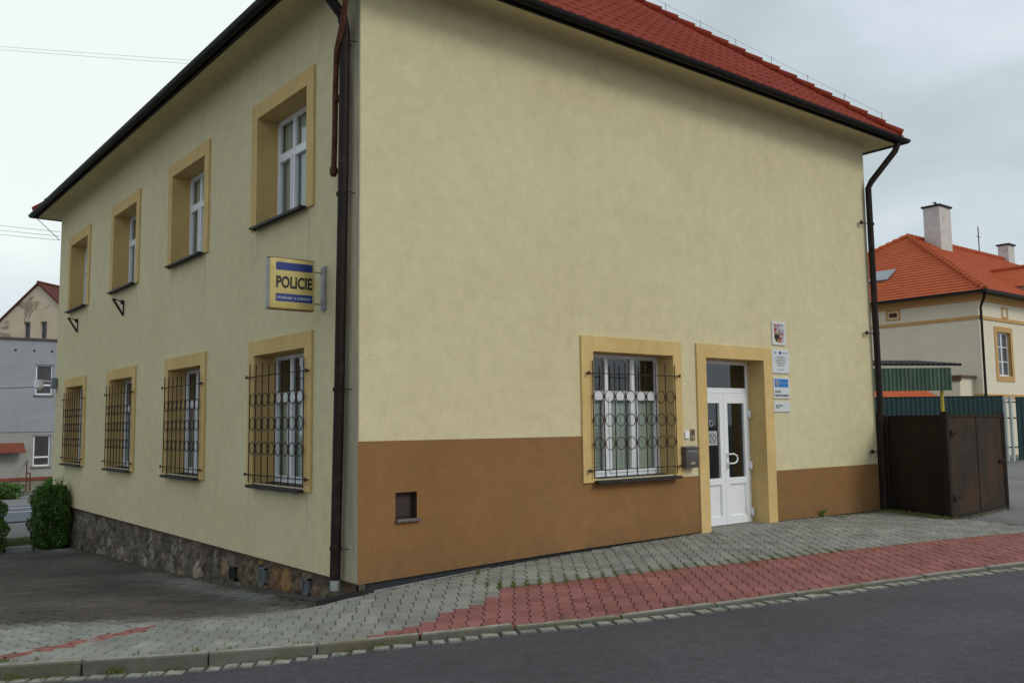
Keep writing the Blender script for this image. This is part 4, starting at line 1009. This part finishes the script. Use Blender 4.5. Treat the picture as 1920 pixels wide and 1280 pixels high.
def smallwin(P0_, name, wdt, z0, z1, axis, frame_w, rev=.12, panes=True, parent=hs, glass=True):
    # axis 'x': on y=0 face, 'y': on x=0 face
    def V(u, d, z): return (u, d, z) if axis == 'x' else (d, u, z)
    u0, u1 = P0_, P0_+wdt; q = MB()
    for a, b, c, d in ((u0-frame_w,u0,z0-frame_w,z1+frame_w),(u1,u1+frame_w,z0-frame_w,z1+frame_w),(u0,u1,z1,z1+frame_w),(u0,u1,z0-frame_w,z0)):
        p, r_ = V(a,-.03,c), V(b,-.001,d); q.box(p, r_)
    if rev:
        for a in (u0, u1): q.quad(V(a,-.03,z0),V(a,rev,z0),V(a,rev,z1),V(a,-.03,z1))
        q.quad(V(u0,-.03,z1),V(u1,-.03,z1),V(u1,rev,z1),V(u0,rev,z1)); q.quad(V(u0,-.03,z0),V(u1,-.03,z0),V(u1,rev,z0),V(u0,rev,z0))
    W = q.build(name, M['peach'], parent)
    y = rev if rev else -.012
    if glass:
        q = MB(); q.quad(V(u0,y+.02,z0),V(u1,y+.02,z0),V(u1,y+.02,z1),V(u0,y+.02,z1)); q.build('pane', M['paneop'], W)
        q = MB(); t = .07
        for a, b, c, d in ((u0,u0+t,z0,z1),(u1-t,u1,z0,z1),(u0+t,u1-t,z1-t,z1-.001),(u0+t,u1-t,z0+.001,z0+t),((u0+u1)/2-.05,(u0+u1)/2+.05,z0+t,z1-t)): q.box(V(a,y-.01,c),V(b,y+.03,d))
        if panes:
            for k in (1,2): zc_ = z0+(z1-z0)*k/3; q.box(V(u0+t,y-.005,zc_-.02),V((u0+u1)/2-.05,y+.025,zc_+.02)); q.box(V((u0+u1)/2+.05,y-.005,zc_-.02),V(u1-t,y+.025,zc_+.02))
        q.build('window_frame', M['white'], W)
    return W
M['paneop'] = mat('reflecting_pane', (.085,.09,.10), .12, .3, .7, spec=.7)
smallwin(hw[0], 'window', hw[1]-hw[0], hw[2], hw[3], 'x', .24, .12)
for u in (5.2, 8.8, 12.4, 16): smallwin(u, 'window', 1.3, hw[2], hw[3], 'x', .24, 0)
w2_ = smallwin(3.55, 'attic_window', .52, 6.30, 6.62, 'y', .09, 0, glass=False); smallwin(2.35, 'attic_window', .45, 6.18, 6.52, 'x', .08, 0, glass=False)
q = MB(); q.box((-.02,3.62,6.36),(-.005,4.0,6.56)); q.build('louvre', M['rust'], w2_)
# roof
KH = .64; eo = .55; zb_ = 7.08; hd2 = HD/2+eo
q = MB(); A = (-eo,-eo,zb_); Bq = (HL+eo,-eo,zb_); Cq = (HL+eo,HD+eo,zb_); Dq = (-eo,HD+eo,zb_); zr2 = zb_+KH*hd2; E1 = (-eo+hd2,HD/2,zr2); E2 = (HL+eo-hd2,HD/2,zr2)
def courses(mb, e0, e1, t0, t1, n=26, st=.03):
    # stepped courses between eave edge (e0,e1) and top edge (t0,t1)
    e0, e1, t0, t1 = map(Vector, (e0, e1, t0, t1)); nm = (e1-e0).cross(t0-e0).normalized(); nm = nm if nm.z > 0 else -nm
    for k in range(n):
        a, b = k/n, (k+1)/n
        p0, p1 = e0.lerp(t0, a)+nm*st, e1.lerp(t1, a)+nm*st; q0, q1 = e0.lerp(t0, b)+nm*.002, e1.lerp(t1, b)+nm*.002
        mb.quad(p0, p1, q1, q0); 
        if k: o0, o1 = e0.lerp(t0, a)+nm*.002, e1.lerp(t1, a)+nm*.002; mb.quad(o0, o1, p1, p0)
courses(q, A, Bq, E1, E2); courses(q, Dq, A, E1, E1); courses(q, Cq, Dq, E2, E1); courses(q, Bq, Cq, E2, E2)
hr_ = q.build('roof', M['tile_or'], hs, recalc=False)
q = MB()
for a, b in ((A,E1),(E1,E2),(Dq,E1)):
    a_, b_ = Vector(a), Vector(b); n = int((b_-a_).length/.38)
    for k in range(n): q.tube([a_.lerp(b_, k/n)+Vector((0,0,.06)), a_.lerp(b_, (k+1.1)/n)+Vector((0,0,.03))], [.13,.10], 8)
q.build('ridge_tiles', M['tile_or'], hr_, angle=50)
q = MB(); q.box((-eo-.12,-eo-.12,zb_-.10),(HL+eo,-eo,zb_+.02)); q.box((-eo-.12,-eo,zb_-.10),(-eo,HD+eo,zb_+.02)); q.box((-eo,-eo,zb_-.05),(HL+eo,HD+eo,zb_-.035)); q.build('gutter', M['gutter'], hs)
q = MB(); q.tube([(-.3,-.45,zb_-.08),(-.22,-.35,6.75),(-.02,-.12,6.45),(-.02,-.12,0)], .055, 8); q.build('downpipe', M['pipe'], hs)
def chimney(x, y, wx, z0, z1, m):
    q = MB(); q.box((x-wx/2,y-wx*.35,z0),(x+wx/2,y+wx*.35,z1)); c = q.build('chimney', m, hr_)
    q = MB(); q.box((x-wx/2-.08,y-wx*.35-.08,z1),(x+wx/2+.08,y+wx*.35+.08,z1+.09)); q.build('chimney_cap', M['gutter'], hr_)
M['chim'] = mat('chimney_render', (.56,.55,.52), .9, .08, 3, dirt=(.38,.34,.30), dscale=2)
chimney(42.75-34.67, 14.1-8.72, 1.25, 9.6, 12.95, M['chim']); chimney(52.6-34.67, 14.7-8.72, .85, 10, 12.15, M['chim'])
q = MB(); q.tube([(49-34.67,6,11),(49-34.67,6,12.9)], .03, 5); q.tube([(49-34.67-.25,6,12.3),(49-34.67+.25,6,12.3)], .02, 5); q.tube([(42.7-34.67,5.4,13.04),(42.7-34.67,5.4,13.3)], .06, 6); q.tube([(42.4-34.67,5.4,13.25),(43.3-34.67,5.3,13.12)], .03, 5); q.build('antenna', M['gutter'], hr_)
# skylight on the hip face and dormer on the long face
u_ = Vector((1,0,KH)).normalized(); 
q = MB(); base = Vector((-eo+1.9, 4.75, zb_+KH*1.9+.06)); q.prism([base, base+Vector((0,1.0,0)), base+Vector((0,1.0,0))+u_*1.1, base+u_*1.1], Vector((-KH,0,1)).normalized()*.06); q.build('skylight', mat('skylight_glass', (.26,.29,.31), .3, .1), hr_)
q = MB(); rx, rh, rz_ = 7.45, 1.8, 9.05; yv = (rz_-zb_)/KH-eo
q.quad((rx,yv,rz_),(rx,-.45,rz_),(rx-rh,-.45,rz_-KH*rh),(rx-rh,(rz_-KH*rh-zb_)/KH-eo,rz_-KH*rh)); q.quad((rx,yv,rz_),(rx,-.45,rz_),(rx+rh,-.45,rz_-KH*rh),(rx+rh,(rz_-KH*rh-zb_)/KH-eo,rz_-KH*rh))
q.tube([(rx,yv,rz_+.03),(rx,-.45,rz_+.03)], .11, 8)
dm = q.build('dormer_roof', M['tile_or'], hr_)
q = MB(); q.prism([(rx-rh+.2,-.2,7.0),(rx+rh-.2,-.2,7.0),(rx+rh-.2,-.2,7.9),(rx,-.2,8.95),(rx-rh+.2,-.2,7.9)], (0,1.5,0)); q.build('dormer_wall', M['cream'], hr_)
# annex
q = MB(); q.prism([(-1.3,.35,0),(-.001,.35,0),(-.001,6,0),(-1.3,6,0)], (0,0,3.42)); an = q.build('annex', M['cream'], hs)
q = MB(); q.box((-1.42,.22,3.421),(-.002,6.1,3.50)); q.box((-1.36,.28,3.25),(-1.301,6.05,3.42)); q.build('coping', mat('brown_coping', (.14,.075,.045), .7, .15), hs)

# ------------------------------------------------------------------ left background: grey building
gb = empty('grey_building', (0,43,-1.4)); tag(gb, 'grey rendered two-storey building with flat roof line and small red awning', 'building')
M['greyr'] = stucco('grey_render', (.285,.305,.335), (.335,.350,.380), .25, (.22,.215,.20)); M['greyl'] = stucco('pale_grey_render', (.31,.31,.28), (.36,.355,.325), .3, (.24,.23,.2))
wins = [(4.86,5.66,1.21,2.80),(4.86,5.66,4.88,6.45),(1.2,2.0,4.88,6.45),(-2.4,-1.6,4.88,6.45),(-2.4,-1.6,1.21,2.80)]
zl = 3.0
def gq(zs_, m, nm):
    q = MB(); us = sorted(set([-14, 16] + [w_[0] for w_ in wins] + [w_[1] for w_ in wins])); zz = sorted(set(zs_ + [z for w_ in wins for z in w_[2:] if zs_[0] < z < zs_[1]])); wallgrid(q, us, zz, wins, lambda u, z: (u, 0, z)); return q
q = gq([3.0, 7.70], None, ''); q.quad((-14,0,.6),(-14,3.4,.6),(-14,3.4,7.7),(-14,0,7.7)); q.quad((16,0,.6),(16,3.4,.6),(16,3.4,7.7),(16,0,7.7)); q.quad((-14,3.4,0),(16,3.4,0),(16,3.4,7.7),(-14,3.4,7.7)); q.quad((-14,0,7.69),(16,0,7.69),(16,3.4,7.69),(-14,3.4,7.69))
q.build('upper_wall', M['greyr'], gb); gq([.66, 3.0], None, '').build('lower_wall', M['greyl'], gb)
q = MB(); q.box((-14,-.04,2.97),(16,-.001,3.03)); q.build('string_course', M['greyr'], gb)
q = MB(); q.box((-14.05,-.10,7.70),(16.05,3.45,7.80)); q.build('roof_edge', mat('roof_edge_brown', (.08,.055,.05), .6), gb)
q = MB(); q.box((-14,-.05,.50),(16,-.001,.66)); q.build('red_band', mat('red_brick_band', (.20,.055,.03), .8, .2, 6), gb)
q = MB(); q.box((-14,.0,-.6),(16,.3,.50)); q.build('stone_base', mat('pale_stone_base', (.22,.20,.16), .9, .35, 3, dirt=(.10,.09,.07), dscale=5), gb)
for i, (a, b, c, d) in enumerate(wins):
    q = MB()
    for u in (a, b): q.quad((u,0,c),(u,.15,c),(u,.15,d),(u,0,d))
    q.quad((a,0,d),(b,0,d),(b,.15,d),(a,.15,d)); q.quad((a,0,c),(b,0,c),(b,.15,c),(a,.15,c)); q.box((a-.05,-.04,d),(b+.05,-.001,d+.05))
    W = q.build('window', M['greyr'], gb); q = MB(); t = .07; zm = c+.46*1.0 if i in (0,4) else c+.50
    for x0_, x1_, z0_, z1_ in ((a,a+t,c,d),(b-t,b,c,d),(a+t,b-t,d-t,d),(a+t,b-t,c,c+t),(a+t,b-t,zm-.04,zm+.04)): q.box((x0_,.10,z0_),(x1_,.145,z1_))
    q.build('window_frame', M['white'], W); q = MB(); q.quad((a,.13,c),(b,.13,c),(b,.13,d),(a,.13,d)); q.build('pane', mat('dim_pane', (.045,.042,.05), .15, .3, spec=.6), W)
    q = MB(); q.box((a-.07,-.10,c-.07),(b+.07,.10,c-.001)); q.build('sill', M['concrete'], W)
for x in (3.88,4.75,5.58,2.9,1.9,.9): q = MB(); q.tube([(x,-.015,7.15),(x,.0,7.15)], .06, 10); q.build('vent_hole', M['black'], gb)
q = MB(); q.prism([(2.3,-.0,2.42),(2.3,-.75,1.98),(2.3,-.75,1.93),(2.3,.0,2.37)], (2.10,0,0)); q.build('awning', mat('awning_red', (.19,.05,.028), .8, .15, 5), gb)
q = MB(); q.tube([(4.45,-.8,-.4),(4.45,-.8,1.40),(4.60,-.1,1.52)], .03, 6); q.tube([(4.62,-.8,-.4),(4.62,-.8,.9)], .03, 6); q.tube([(4.45,-.8,.9),(4.62,-.8,.9)], .03, 6); q.build('handrail', M['rust'], gb)

# peach gable house behind
ph = empty('peach_gable_house', (5.92,48.89,-1.5), R(-47.8)); tag(ph, 'pale peach gable house with flaking plaster and dark red roof behind the grey building', 'building')
m, nt, b = newmat('flaking_peach'); b.inputs['Roughness'].default_value = .95
cc = ramp(nt, noise(nt, .8, 5, .6), [(.3, (.52,.43,.31)), (.7, (.60,.51,.375))]); cc = mixc(nt, ramp(nt, noise(nt, .55, 8, .7, dist=.7), [(.535, 0.), (.56, .85)]), cc, (.235,.19,.125)); nt.links.new(cc, b.inputs['Base Color']); bump(nt, b, noise(nt, 6, 5), .3, .02); M['flake'] = m
hw_, az, kk = 4.7, 11.6, .88; ez = az-kk*hw_
q = MB(); wn = [(-.86,-.44,8.43,9.41),(.20,.62,8.43,9.41)]
# gable: split in strips around windows
xs_ = sorted([-hw_, 0, hw_] + [x for w_ in wn for x in w_[:2]])
for a, b_ in zip(xs_[:-1], xs_[1:]):
    ta, tb = az-kk*abs(a), az-kk*abs(b_); mid = (a+b_)/2; hit = [w_ for w_ in wn if w_[0] < mid < w_[1]]
    if hit: q.quad((a,0,0),(b_,0,0),(b_,0,8.43),(a,0,8.43)); q.quad((a,0,9.41),(b_,0,9.41),(b_,0,tb),(a,0,ta))
    else: q.quad((a,0,0),(b_,0,0),(b_,0,tb),(a,0,ta))
for x in (-hw_, hw_): q.quad((x,0,0),(x,12,0),(x,12,ez),(x,0,ez))
q.quad((-hw_,12,0),(hw_,12,0),(hw_,12,ez),(0,12,az),(-hw_,12,ez)); q.build('wall', M['flake'], ph)
for a, b_, c, d in wn:
    q = MB()
    for u in (a, b_): q.quad((u,0,c),(u,.2,c),(u,.2,d),(u,0,d))
    q.quad((a,0,d),(b_,0,d),(b_,.2,d),(a,.2,d)); q.box((a-.04,-.03,c-.05),(b_+.04,.2,c)); W = q.build('window', M['flake'], ph)
    q = MB(); q.quad((a,.18,c),(b_,.18,c),(b_,.18,d),(a,.18,d)); q.build('pane', mat('gable_pane', (.05,.055,.065), .15, .3, spec=.6), W)
    q = MB(); q.box((a,.12,c),(a+.04,.17,d)); q.box((b_-.04,.12,c),(b_,.17,d)); q.box((a+.04,.12,d-.04),(b_-.04,.17,d)); q.build('window_frame', M['steelgrey'], W)
q = MB()
M['dkroof'] = rooftile('dark_red_roof', (.095,.030,.026), (.13,.042,.035))
for s_ in (-1, 1): q.prism([(0,-.12,az),(s_*(hw_+.4),-.12,az-kk*(hw_+.4)),(s_*(hw_+.4),12.2,az-kk*(hw_+.4)),(0,12.2,az)], (0,0,.12))
pr_ = q.build('roof', M['dkroof'], ph); q = MB(); q.tube([(0,-.1,az+.12),(0,12.2,az+.12)], .09, 8); q.build('ridge_tiles', M['dkroof'], pr_)
q = MB(); q.tube([(.45,2.6,az-.3),(.45,2.6,az+1.7)], .035, 5); q.tube([(.25,2.6,az+.32),(.65,2.6,az+.32)], .025, 5); q.build('antenna', M['steelgrey'], ph)

# street and grass behind the yard
def strip(name, pts, dz, m, kind='structure'):
    q = MB(); P = np.array(pts, float); (x0, y0), (x1, y1), (x2, y2), (x3, y3) = P; N = 14
    g = []
    for i in range(N+1):
        for j in range(N+1):
            u, v = i/N, j/N; x = (1-u)*(1-v)*x0+u*(1-v)*x1+u*v*x2+(1-u)*v*x3; y = (1-u)*(1-v)*y0+u*(1-v)*y1+u*v*y2+(1-u)*v*y3; g.append((x, y))
    g = np.array(g); z = H(g[:, 0], g[:, 1])-.03+dz; q.v = [(float(a[0]), float(a[1]), float(b_)) for a, b_ in zip(g, z)]
    for i in range(N):
        for j in range(N): a = i*(N+1)+j; q.f.append((a, a+N+1, a+N+2, a+1)); q.c.append(None); q.ms.append(0)
    o = q.build(name, m, smooth=True); tag(o, kind=kind); return o
M['street'] = mat('street_asphalt', (.125,.13,.155), .8, .1, 1)
strip('street', [(-25,15.2),(14,22.0),(12.5,28.0),(-26.5,20.4)], .03, M['street'])
strip('street_marking', [(-25,18.5),(13,25.1),(12.97,25.25),(-25.03,18.65)], .036, M['white']); strip('street_marking', [(-25,19.9),(13,26.8),(12.97,26.95),(-25.03,20.05)], .036, M['white'])
M['grassbase'] = mat('grass_soil', (.050,.072,.022), 1, .3, 2, dirt=(.09,.07,.04), dscale=1.2)
strip('grass_strip', [(-7,13.2),(2.5,12.9),(3.4,15.4),(-6,15.2)], .03, M['grassbase'])
q = MB(); 
for k, (x, y) in enumerate(((-1.45,13.0),(-.9,12.93),(-.36,12.86))): z = float(H(x, y)); q.bbox((x-.25,y-.07,z-.1),(x+.25,y+.07,z+.05),.012)
o = q.build('yard_kerb', M['cement']); tag(o, kind='structure')
# bollard-like stone by the street
q = MB(); z = float(H(1.0,19.6)); q.bbox((.62,19.4,z-.1),(1.6,19.7,z+.10),.03); q.bbox((1.0,19.75,z),(1.35,20.0,z+.55),.04); tag(q.build('street_stone', M['concrete']), 'pale stone block lying at the edge of the street behind the hedge', 'stone')

# ------------------------------------------------------------------ hedges
def leafmat(name, c1, c2):
    m, nt, b = newmat(name); b.inputs['Roughness'].default_value = .65; b.inputs['Specular IOR Level'].default_value = .3
    a = nt.nodes.new('ShaderNodeVertexColor'); a.layer_name = 'Col'
    cc = ramp(nt, noise(nt, 5, 4, .6), [(.3, c1), (.7, c2)]); cc = mixc(nt, 1., cc, a.outputs[0], 'MULTIPLY'); nt.links.new(cc, b.inputs['Base Color'])
    try: b.inputs['Transmission Weight'].default_value = 0
    except Exception: pass
    return m
M['leaf'] = leafmat('hedge_leaf', (.040,.095,.016), (.085,.185,.034))
def hedge(name, loc, sx, sy, sz, n, label, leaf=.035, sprigs=6, rz=0.):
    e = empty(name, loc, rz); tag(e, label, 'hedge'); rr = random.Random(hash(label) % 1000 if False else len(label)*7+int(sx*100)); q = MB()
    for i in range(n):
        # rounded box shell biased to the surface
        while True:
            p = Vector((rr.uniform(-1,1), rr.uniform(-1,1), rr.uniform(-1,1))); r_ = (abs(p.x)**5+abs(p.y)**5+abs(p.z)**5)**.2
            if r_ <= 1 and r_ > rr.random()**.35*.95: break
        nz_ = 1+.13*math.sin(p.x*5+loc[0])+.12*math.sin(p.y*6+p.z*4)+.10*math.sin(p.z*9+p.x*3)+.07*math.sin(p.x*13+p.z*11+p.y*8)
        if math.sin(p.x*9+1)*math.sin(p.y*8+2)*math.sin(p.z*10+loc[0]) > .42 and rr.random() < .8: continue
        c = Vector((p.x*sx*nz_, p.y*sy*nz_, (p.z+1)/2*sz*(.92+.08*nz_)))
        l = leaf*rr.uniform(.6,1.3); a = Vector((rr.gauss(0,1), rr.gauss(0,1), rr.gauss(0,1)+.5)).normalized(); t = a.cross(Vector((rr.gauss(0,1), rr.gauss(0,1), rr.gauss(0,1)))).normalized(); b_ = a.cross(t)
        v = rr.uniform(.6,1.35); y_ = rr.uniform(.85,1.25)
        q.add([c-t*l, c-b_*l*.45+a*l*.1, c+t*l, c+b_*l*.45+a*l*.1], [(0,1,2,3)], (v*y_, v, v*.9))
    for i in range(sprigs):
        x, y = rr.uniform(-.7,.7)*sx, rr.uniform(-.7,.7)*sy; h = rr.uniform(.08,.22)
        for k in range(7):
            c = Vector((x+rr.gauss(0,.012)+.03*k/7, y+rr.gauss(0,.012), sz+h*k/7)); l = leaf*.9; t = Vector((rr.gauss(0,1), rr.gauss(0,1), .5)).normalized(); a = t.cross(Vector((0,0,1))).normalized(); b_ = a*.45*l
            q.add([c, c+t*l-b_, c+t*2*l, c+t*l+b_], [(0,1,2,3)], (1.2,1.3,1))
    q.build('foliage', M['leaf'], e, recalc=False)
    s_ = MB()
    for k in range(9):
        x, y = rr.uniform(-.7,.7)*sx, rr.uniform(-.7,.7)*sy; s_.tube([(x*.7,y*.7,-.12),(x*.9,y*.9,sz*.4),(x,y,sz*.85)], [.018,.012,.006], 5)
    s_.build('stem', mat('bark', (.05,.04,.03), .9), e)
    return e
hedge('hedge', (-.33,12.75,-.84), .33, .36, 1.30, 17000, 'tall green clipped hedge at the far end of the stone plinth', .030, 34)
hedge('hedge', (-1.80,12.75,-.83), .55, .5, 1.08, 13000, 'green hedge cut by the left edge of the photo across from the yard gap', .030, 24)
hedge('hedge', (1.1,31.2,-1.1), 1.25, .55, .74, 7000, 'dark low hedge at the left edge beyond the street', .055, 0, R(-30))
hedge('hedge', (3.75,31.0,-1.1), .62, .5, .86, 6000, 'dark low hedge beyond the street right of the gap, by the house corner', .055, 0, R(-30))

# ------------------------------------------------------------------ weeds and moss tufts
def weeds():
    q = MB(); rr = random.Random(3)
    def tuft(x, y, z, n, h, sp, dry=0.):
        for i in range(n):
            a = rr.uniform(0, 2*PI); bx_, by_ = x+rr.gauss(0, sp), y+rr.gauss(0, sp); hh = h*rr.uniform(.4,1.2); ln = hh*rr.uniform(.2,.9); w_ = rr.uniform(.0015,.004)
            g = rr.random(); c = (.085+.06*g, .125+.05*g, .022) if rr.random() > dry else (.19,.15,.08)
            px2, py2 = -math.sin(a)*w_, math.cos(a)*w_
            q.add([(bx_-px2,by_-py2,z-.01),(bx_+px2,by_+py2,z-.01),(bx_+math.cos(a)*ln*.5+px2*.7,by_+math.sin(a)*ln*.5+py2*.7,z+hh*.7),(bx_+math.cos(a)*ln,by_+math.sin(a)*ln,z+hh),(bx_+math.cos(a)*ln*.5-px2*.7,by_+math.sin(a)*ln*.5-py2*.7,z+hh*.7)], [(0,1,2,3,4)], c)
    # along the foot of the kerb
    s = 9.0
    while s < 30:
        x, y = at_s(s); k = rr.random(); x2, y2 = at_s(s+.05); l = math.hypot(x2-x, y2-y); nx_, ny_ = -(y2-y)/l, (x2-x)/l
        o = rr.choice([-.006,-.006,-.12,.145]); z = float(H(x, y))+.005 if o > .1 else float(HR(x, y))+.004
        big = 1.0 if x > -1.2 else 1.5
        tuft(x+nx_*o, y+ny_*o, z, int(rr.uniform(3,12)*big), rr.uniform(.008,.028)*big, .02)
        s += rr.uniform(.02,.12)
    for (x, n, h) in ((-2.5,70,.045),(-2.9,30,.03),(-.75,40,.03),(1.15,20,.022),(3.2,22,.022),(-1.45,20,.03),(.2,16,.02),(-3.15,60,.04)):
        y = float(yk(x)); tuft(x, y-.02, float(HR(x, y))+.02, n, h*1.2, .045)
    # paver joints near the top of the red strip and by the wall
    for i in range(900):
        x = 1.1+4.6*rr.random()**1.4; y = ytop(x)+.04+abs(rr.gauss(0,.20))
        if y > -.12: continue
        u = round((x*UX+y*UY)/PITU); v = (x*VX+y*VY); uu = (u+.5)*PITU; x_, y_ = uu*UX+v*VX, uu*UY+v*VY
        tuft(x_, y_, float(H(x_, y_))-.004, rr.randint(5,14), .012, .014, .15)
    for i in range(130):
        x = rr.uniform(.2, 5.3); tuft(x, -.03-abs(rr.gauss(0,.05)), float(H(x, -.05)), rr.randint(2,7), .018, .012, .35)
    for i in range(60):
        x = rr.uniform(8.6, 10.3); tuft(x, -.05-abs(rr.gauss(0,.10)), float(H(x, -.05)), rr.randint(3,9), .02, .03, .6)
    for i in range(160):
        t = rr.random(); x = 10.1+.45*t+rr.gauss(0,.06)-.1; y = -1.4+1.4*t+rr.gauss(0,.08); tuft(x, y, float(H(x, y)), rr.randint(3,9), .05, .03, .4)
    for i in range(90):
        t = rr.random(); x = 10.2+2.8*t; y = -1.42+.3*t-abs(rr.gauss(0,.04)); tuft(x, y, float(H(x, y))-.02, rr.randint(2,7), .03, .03, .4)
    tuft(8.55,-.03,.09,40,.13,.02,.1); tuft(1.35,-.28,0.,25,.05,.03,.2)
    for i in range(260):
        y = rr.uniform(.6,12); x = -.05-abs(rr.gauss(0,.07)); tuft(x, y, float(H(x, y)), rr.randint(2,9), .03, .02, .55)
    for i in range(120):
        x, y = rr.uniform(-3.5,-.3), rr.uniform(1,11); tuft(x, y, float(H(x, y)), rr.randint(2,7), .015, .02, .2)
    for i in range(2600):
        x, y = rr.uniform(-3,2.2), rr.uniform(13.15,15.3); tuft(x, y, float(H(x, y))+.0, 4, .05, .04, .25)
    m, nt, b = newmat('weed_blade'); b.inputs['Roughness'].default_value = .8; a = nt.nodes.new('ShaderNodeVertexColor'); a.layer_name = 'Col'; nt.links.new(a.outputs[0], b.inputs['Base Color'])
    o = q.build('weeds', m, recalc=False); tag(o, 'short green weeds and moss growing in joints and along the kerb', 'weeds', kind='stuff')
weeds()

# ------------------------------------------------------------------ sky, sun, camera
SUN_EL, SUN_AZ = 36., 160.     # degrees; azimuth clockwise from +Y
w_ = bpy.data.worlds.new('World'); sc.world = w_; w_.use_nodes = True; nt = w_.node_tree; bg = nt.nodes['Background']
sky = nt.nodes.new('ShaderNodeTexSky'); sky.sky_type = 'NISHITA'; sky.sun_disc = False; sky.sun_elevation = R(SUN_EL); sky.sun_rotation = R(SUN_AZ); sky.dust_density = 4; sky.air_density = 1.5
tc = nt.nodes.new('ShaderNodeTexCoord')
mp = nt.nodes.new('ShaderNodeMapping'); mp.inputs['Scale'].default_value = (1,1,2.2); nt.links.new(tc.outputs['Generated'], mp.inputs[0])
n1 = nt.nodes.new('ShaderNodeTexNoise'); n1.inputs['Scale'].default_value = 2.6; n1.inputs['Detail'].default_value = 5; n1.inputs['Roughness'].default_value = .5; n1.inputs['Distortion'].default_value = .5; nt.links.new(mp.outputs[0], n1.inputs[0])
# thin place in the cloud deck, towards the upper left
dt = nt.nodes.new('ShaderNodeVectorMath'); dt.operation = 'DOT_PRODUCT'; v = Vector((.20,.86,.46)).normalized(); dt.inputs[1].default_value = v
nrm = nt.nodes.new('ShaderNodeVectorMath'); nrm.operation = 'NORMALIZE'; nt.links.new(tc.outputs['Generated'], nrm.inputs[0]); nt.links.new(nrm.outputs[0], dt.inputs[0])
mr = nt.nodes.new('ShaderNodeMapRange'); mr.inputs['From Min'].default_value = .86; mr.inputs['From Max'].default_value = 1.0; mr.inputs['To Max'].default_value = .52; mr.interpolation_type = 'SMOOTHSTEP'; nt.links.new(dt.outputs['Value'], mr.inputs['Value'])
ad = nt.nodes.new('ShaderNodeMath'); ad.operation = 'ADD'; nt.links.new(n1.outputs['Fac'], ad.inputs[0]); nt.links.new(mr.outputs[0], ad.inputs[1])
cl = ramp(nt, ad.outputs[0], [(.28, (.50,.58,.61)), (.45, (.60,.68,.73)), (.58, (.71,.78,.86)), (.90, (.92,1.0,.97))])
sk = mixc(nt, 1., sky.outputs[0], (.10,.10,.10), 'MULTIPLY')
fin = mixc(nt, .88, sk, cl)
nt.links.new(fin, bg.inputs[0]); bg.inputs[1].default_value = 1.0
sd = bpy.data.lights.new('sun', 'SUN'); sd.energy = 1.0; sd.angle = R(18); sd.color = (1,.96,.90); so = bpy.data.objects.new('sun', sd); col.objects.link(so)
az_ = R(SUN_AZ); dv = Vector((math.sin(az_)*math.cos(R(SUN_EL)), math.cos(az_)*math.cos(R(SUN_EL)), math.sin(R(SUN_EL)))); so.rotation_euler = (-dv).to_track_quat('-Z', 'Y').to_euler(); so.location = dv*50

cd = bpy.data.cameras.new('camera'); cam = bpy.data.objects.new('camera', cd); col.objects.link(cam); sc.camera = cam
P0 = Vector((-4.66030231,-8.47820569,1.64707987)); Yw, Pt, Rl = R(38.61115076), R(5.32287628), R(-.67170653)
f = Vector((math.sin(Yw)*math.cos(Pt), math.cos(Yw)*math.cos(Pt), math.sin(Pt))); r = Vector((math.cos(Yw), -math.sin(Yw), 0)); u = r.cross(f)
r2 = math.cos(Rl)*r+math.sin(Rl)*u; u2 = -math.sin(Rl)*r+math.cos(Rl)*u
mt = Matrix((( r2.x,u2.x,-f.x,P0.x),(r2.y,u2.y,-f.y,P0.y),(r2.z,u2.z,-f.z,P0.z),(0,0,0,1))); cam.matrix_world = mt
cd.sensor_width = 36; cd.lens = 1672.8545/1920*36; cd.clip_end = 2000; cd.clip_start = .05
sc.view_settings.view_transform = 'Standard'; sc.view_settings.look = 'None'; sc.view_settings.exposure = .06; sc.view_settings.gamma = 1
sc.cycles.max_bounces = 6; sc.cycles.transparent_max_bounces = 8
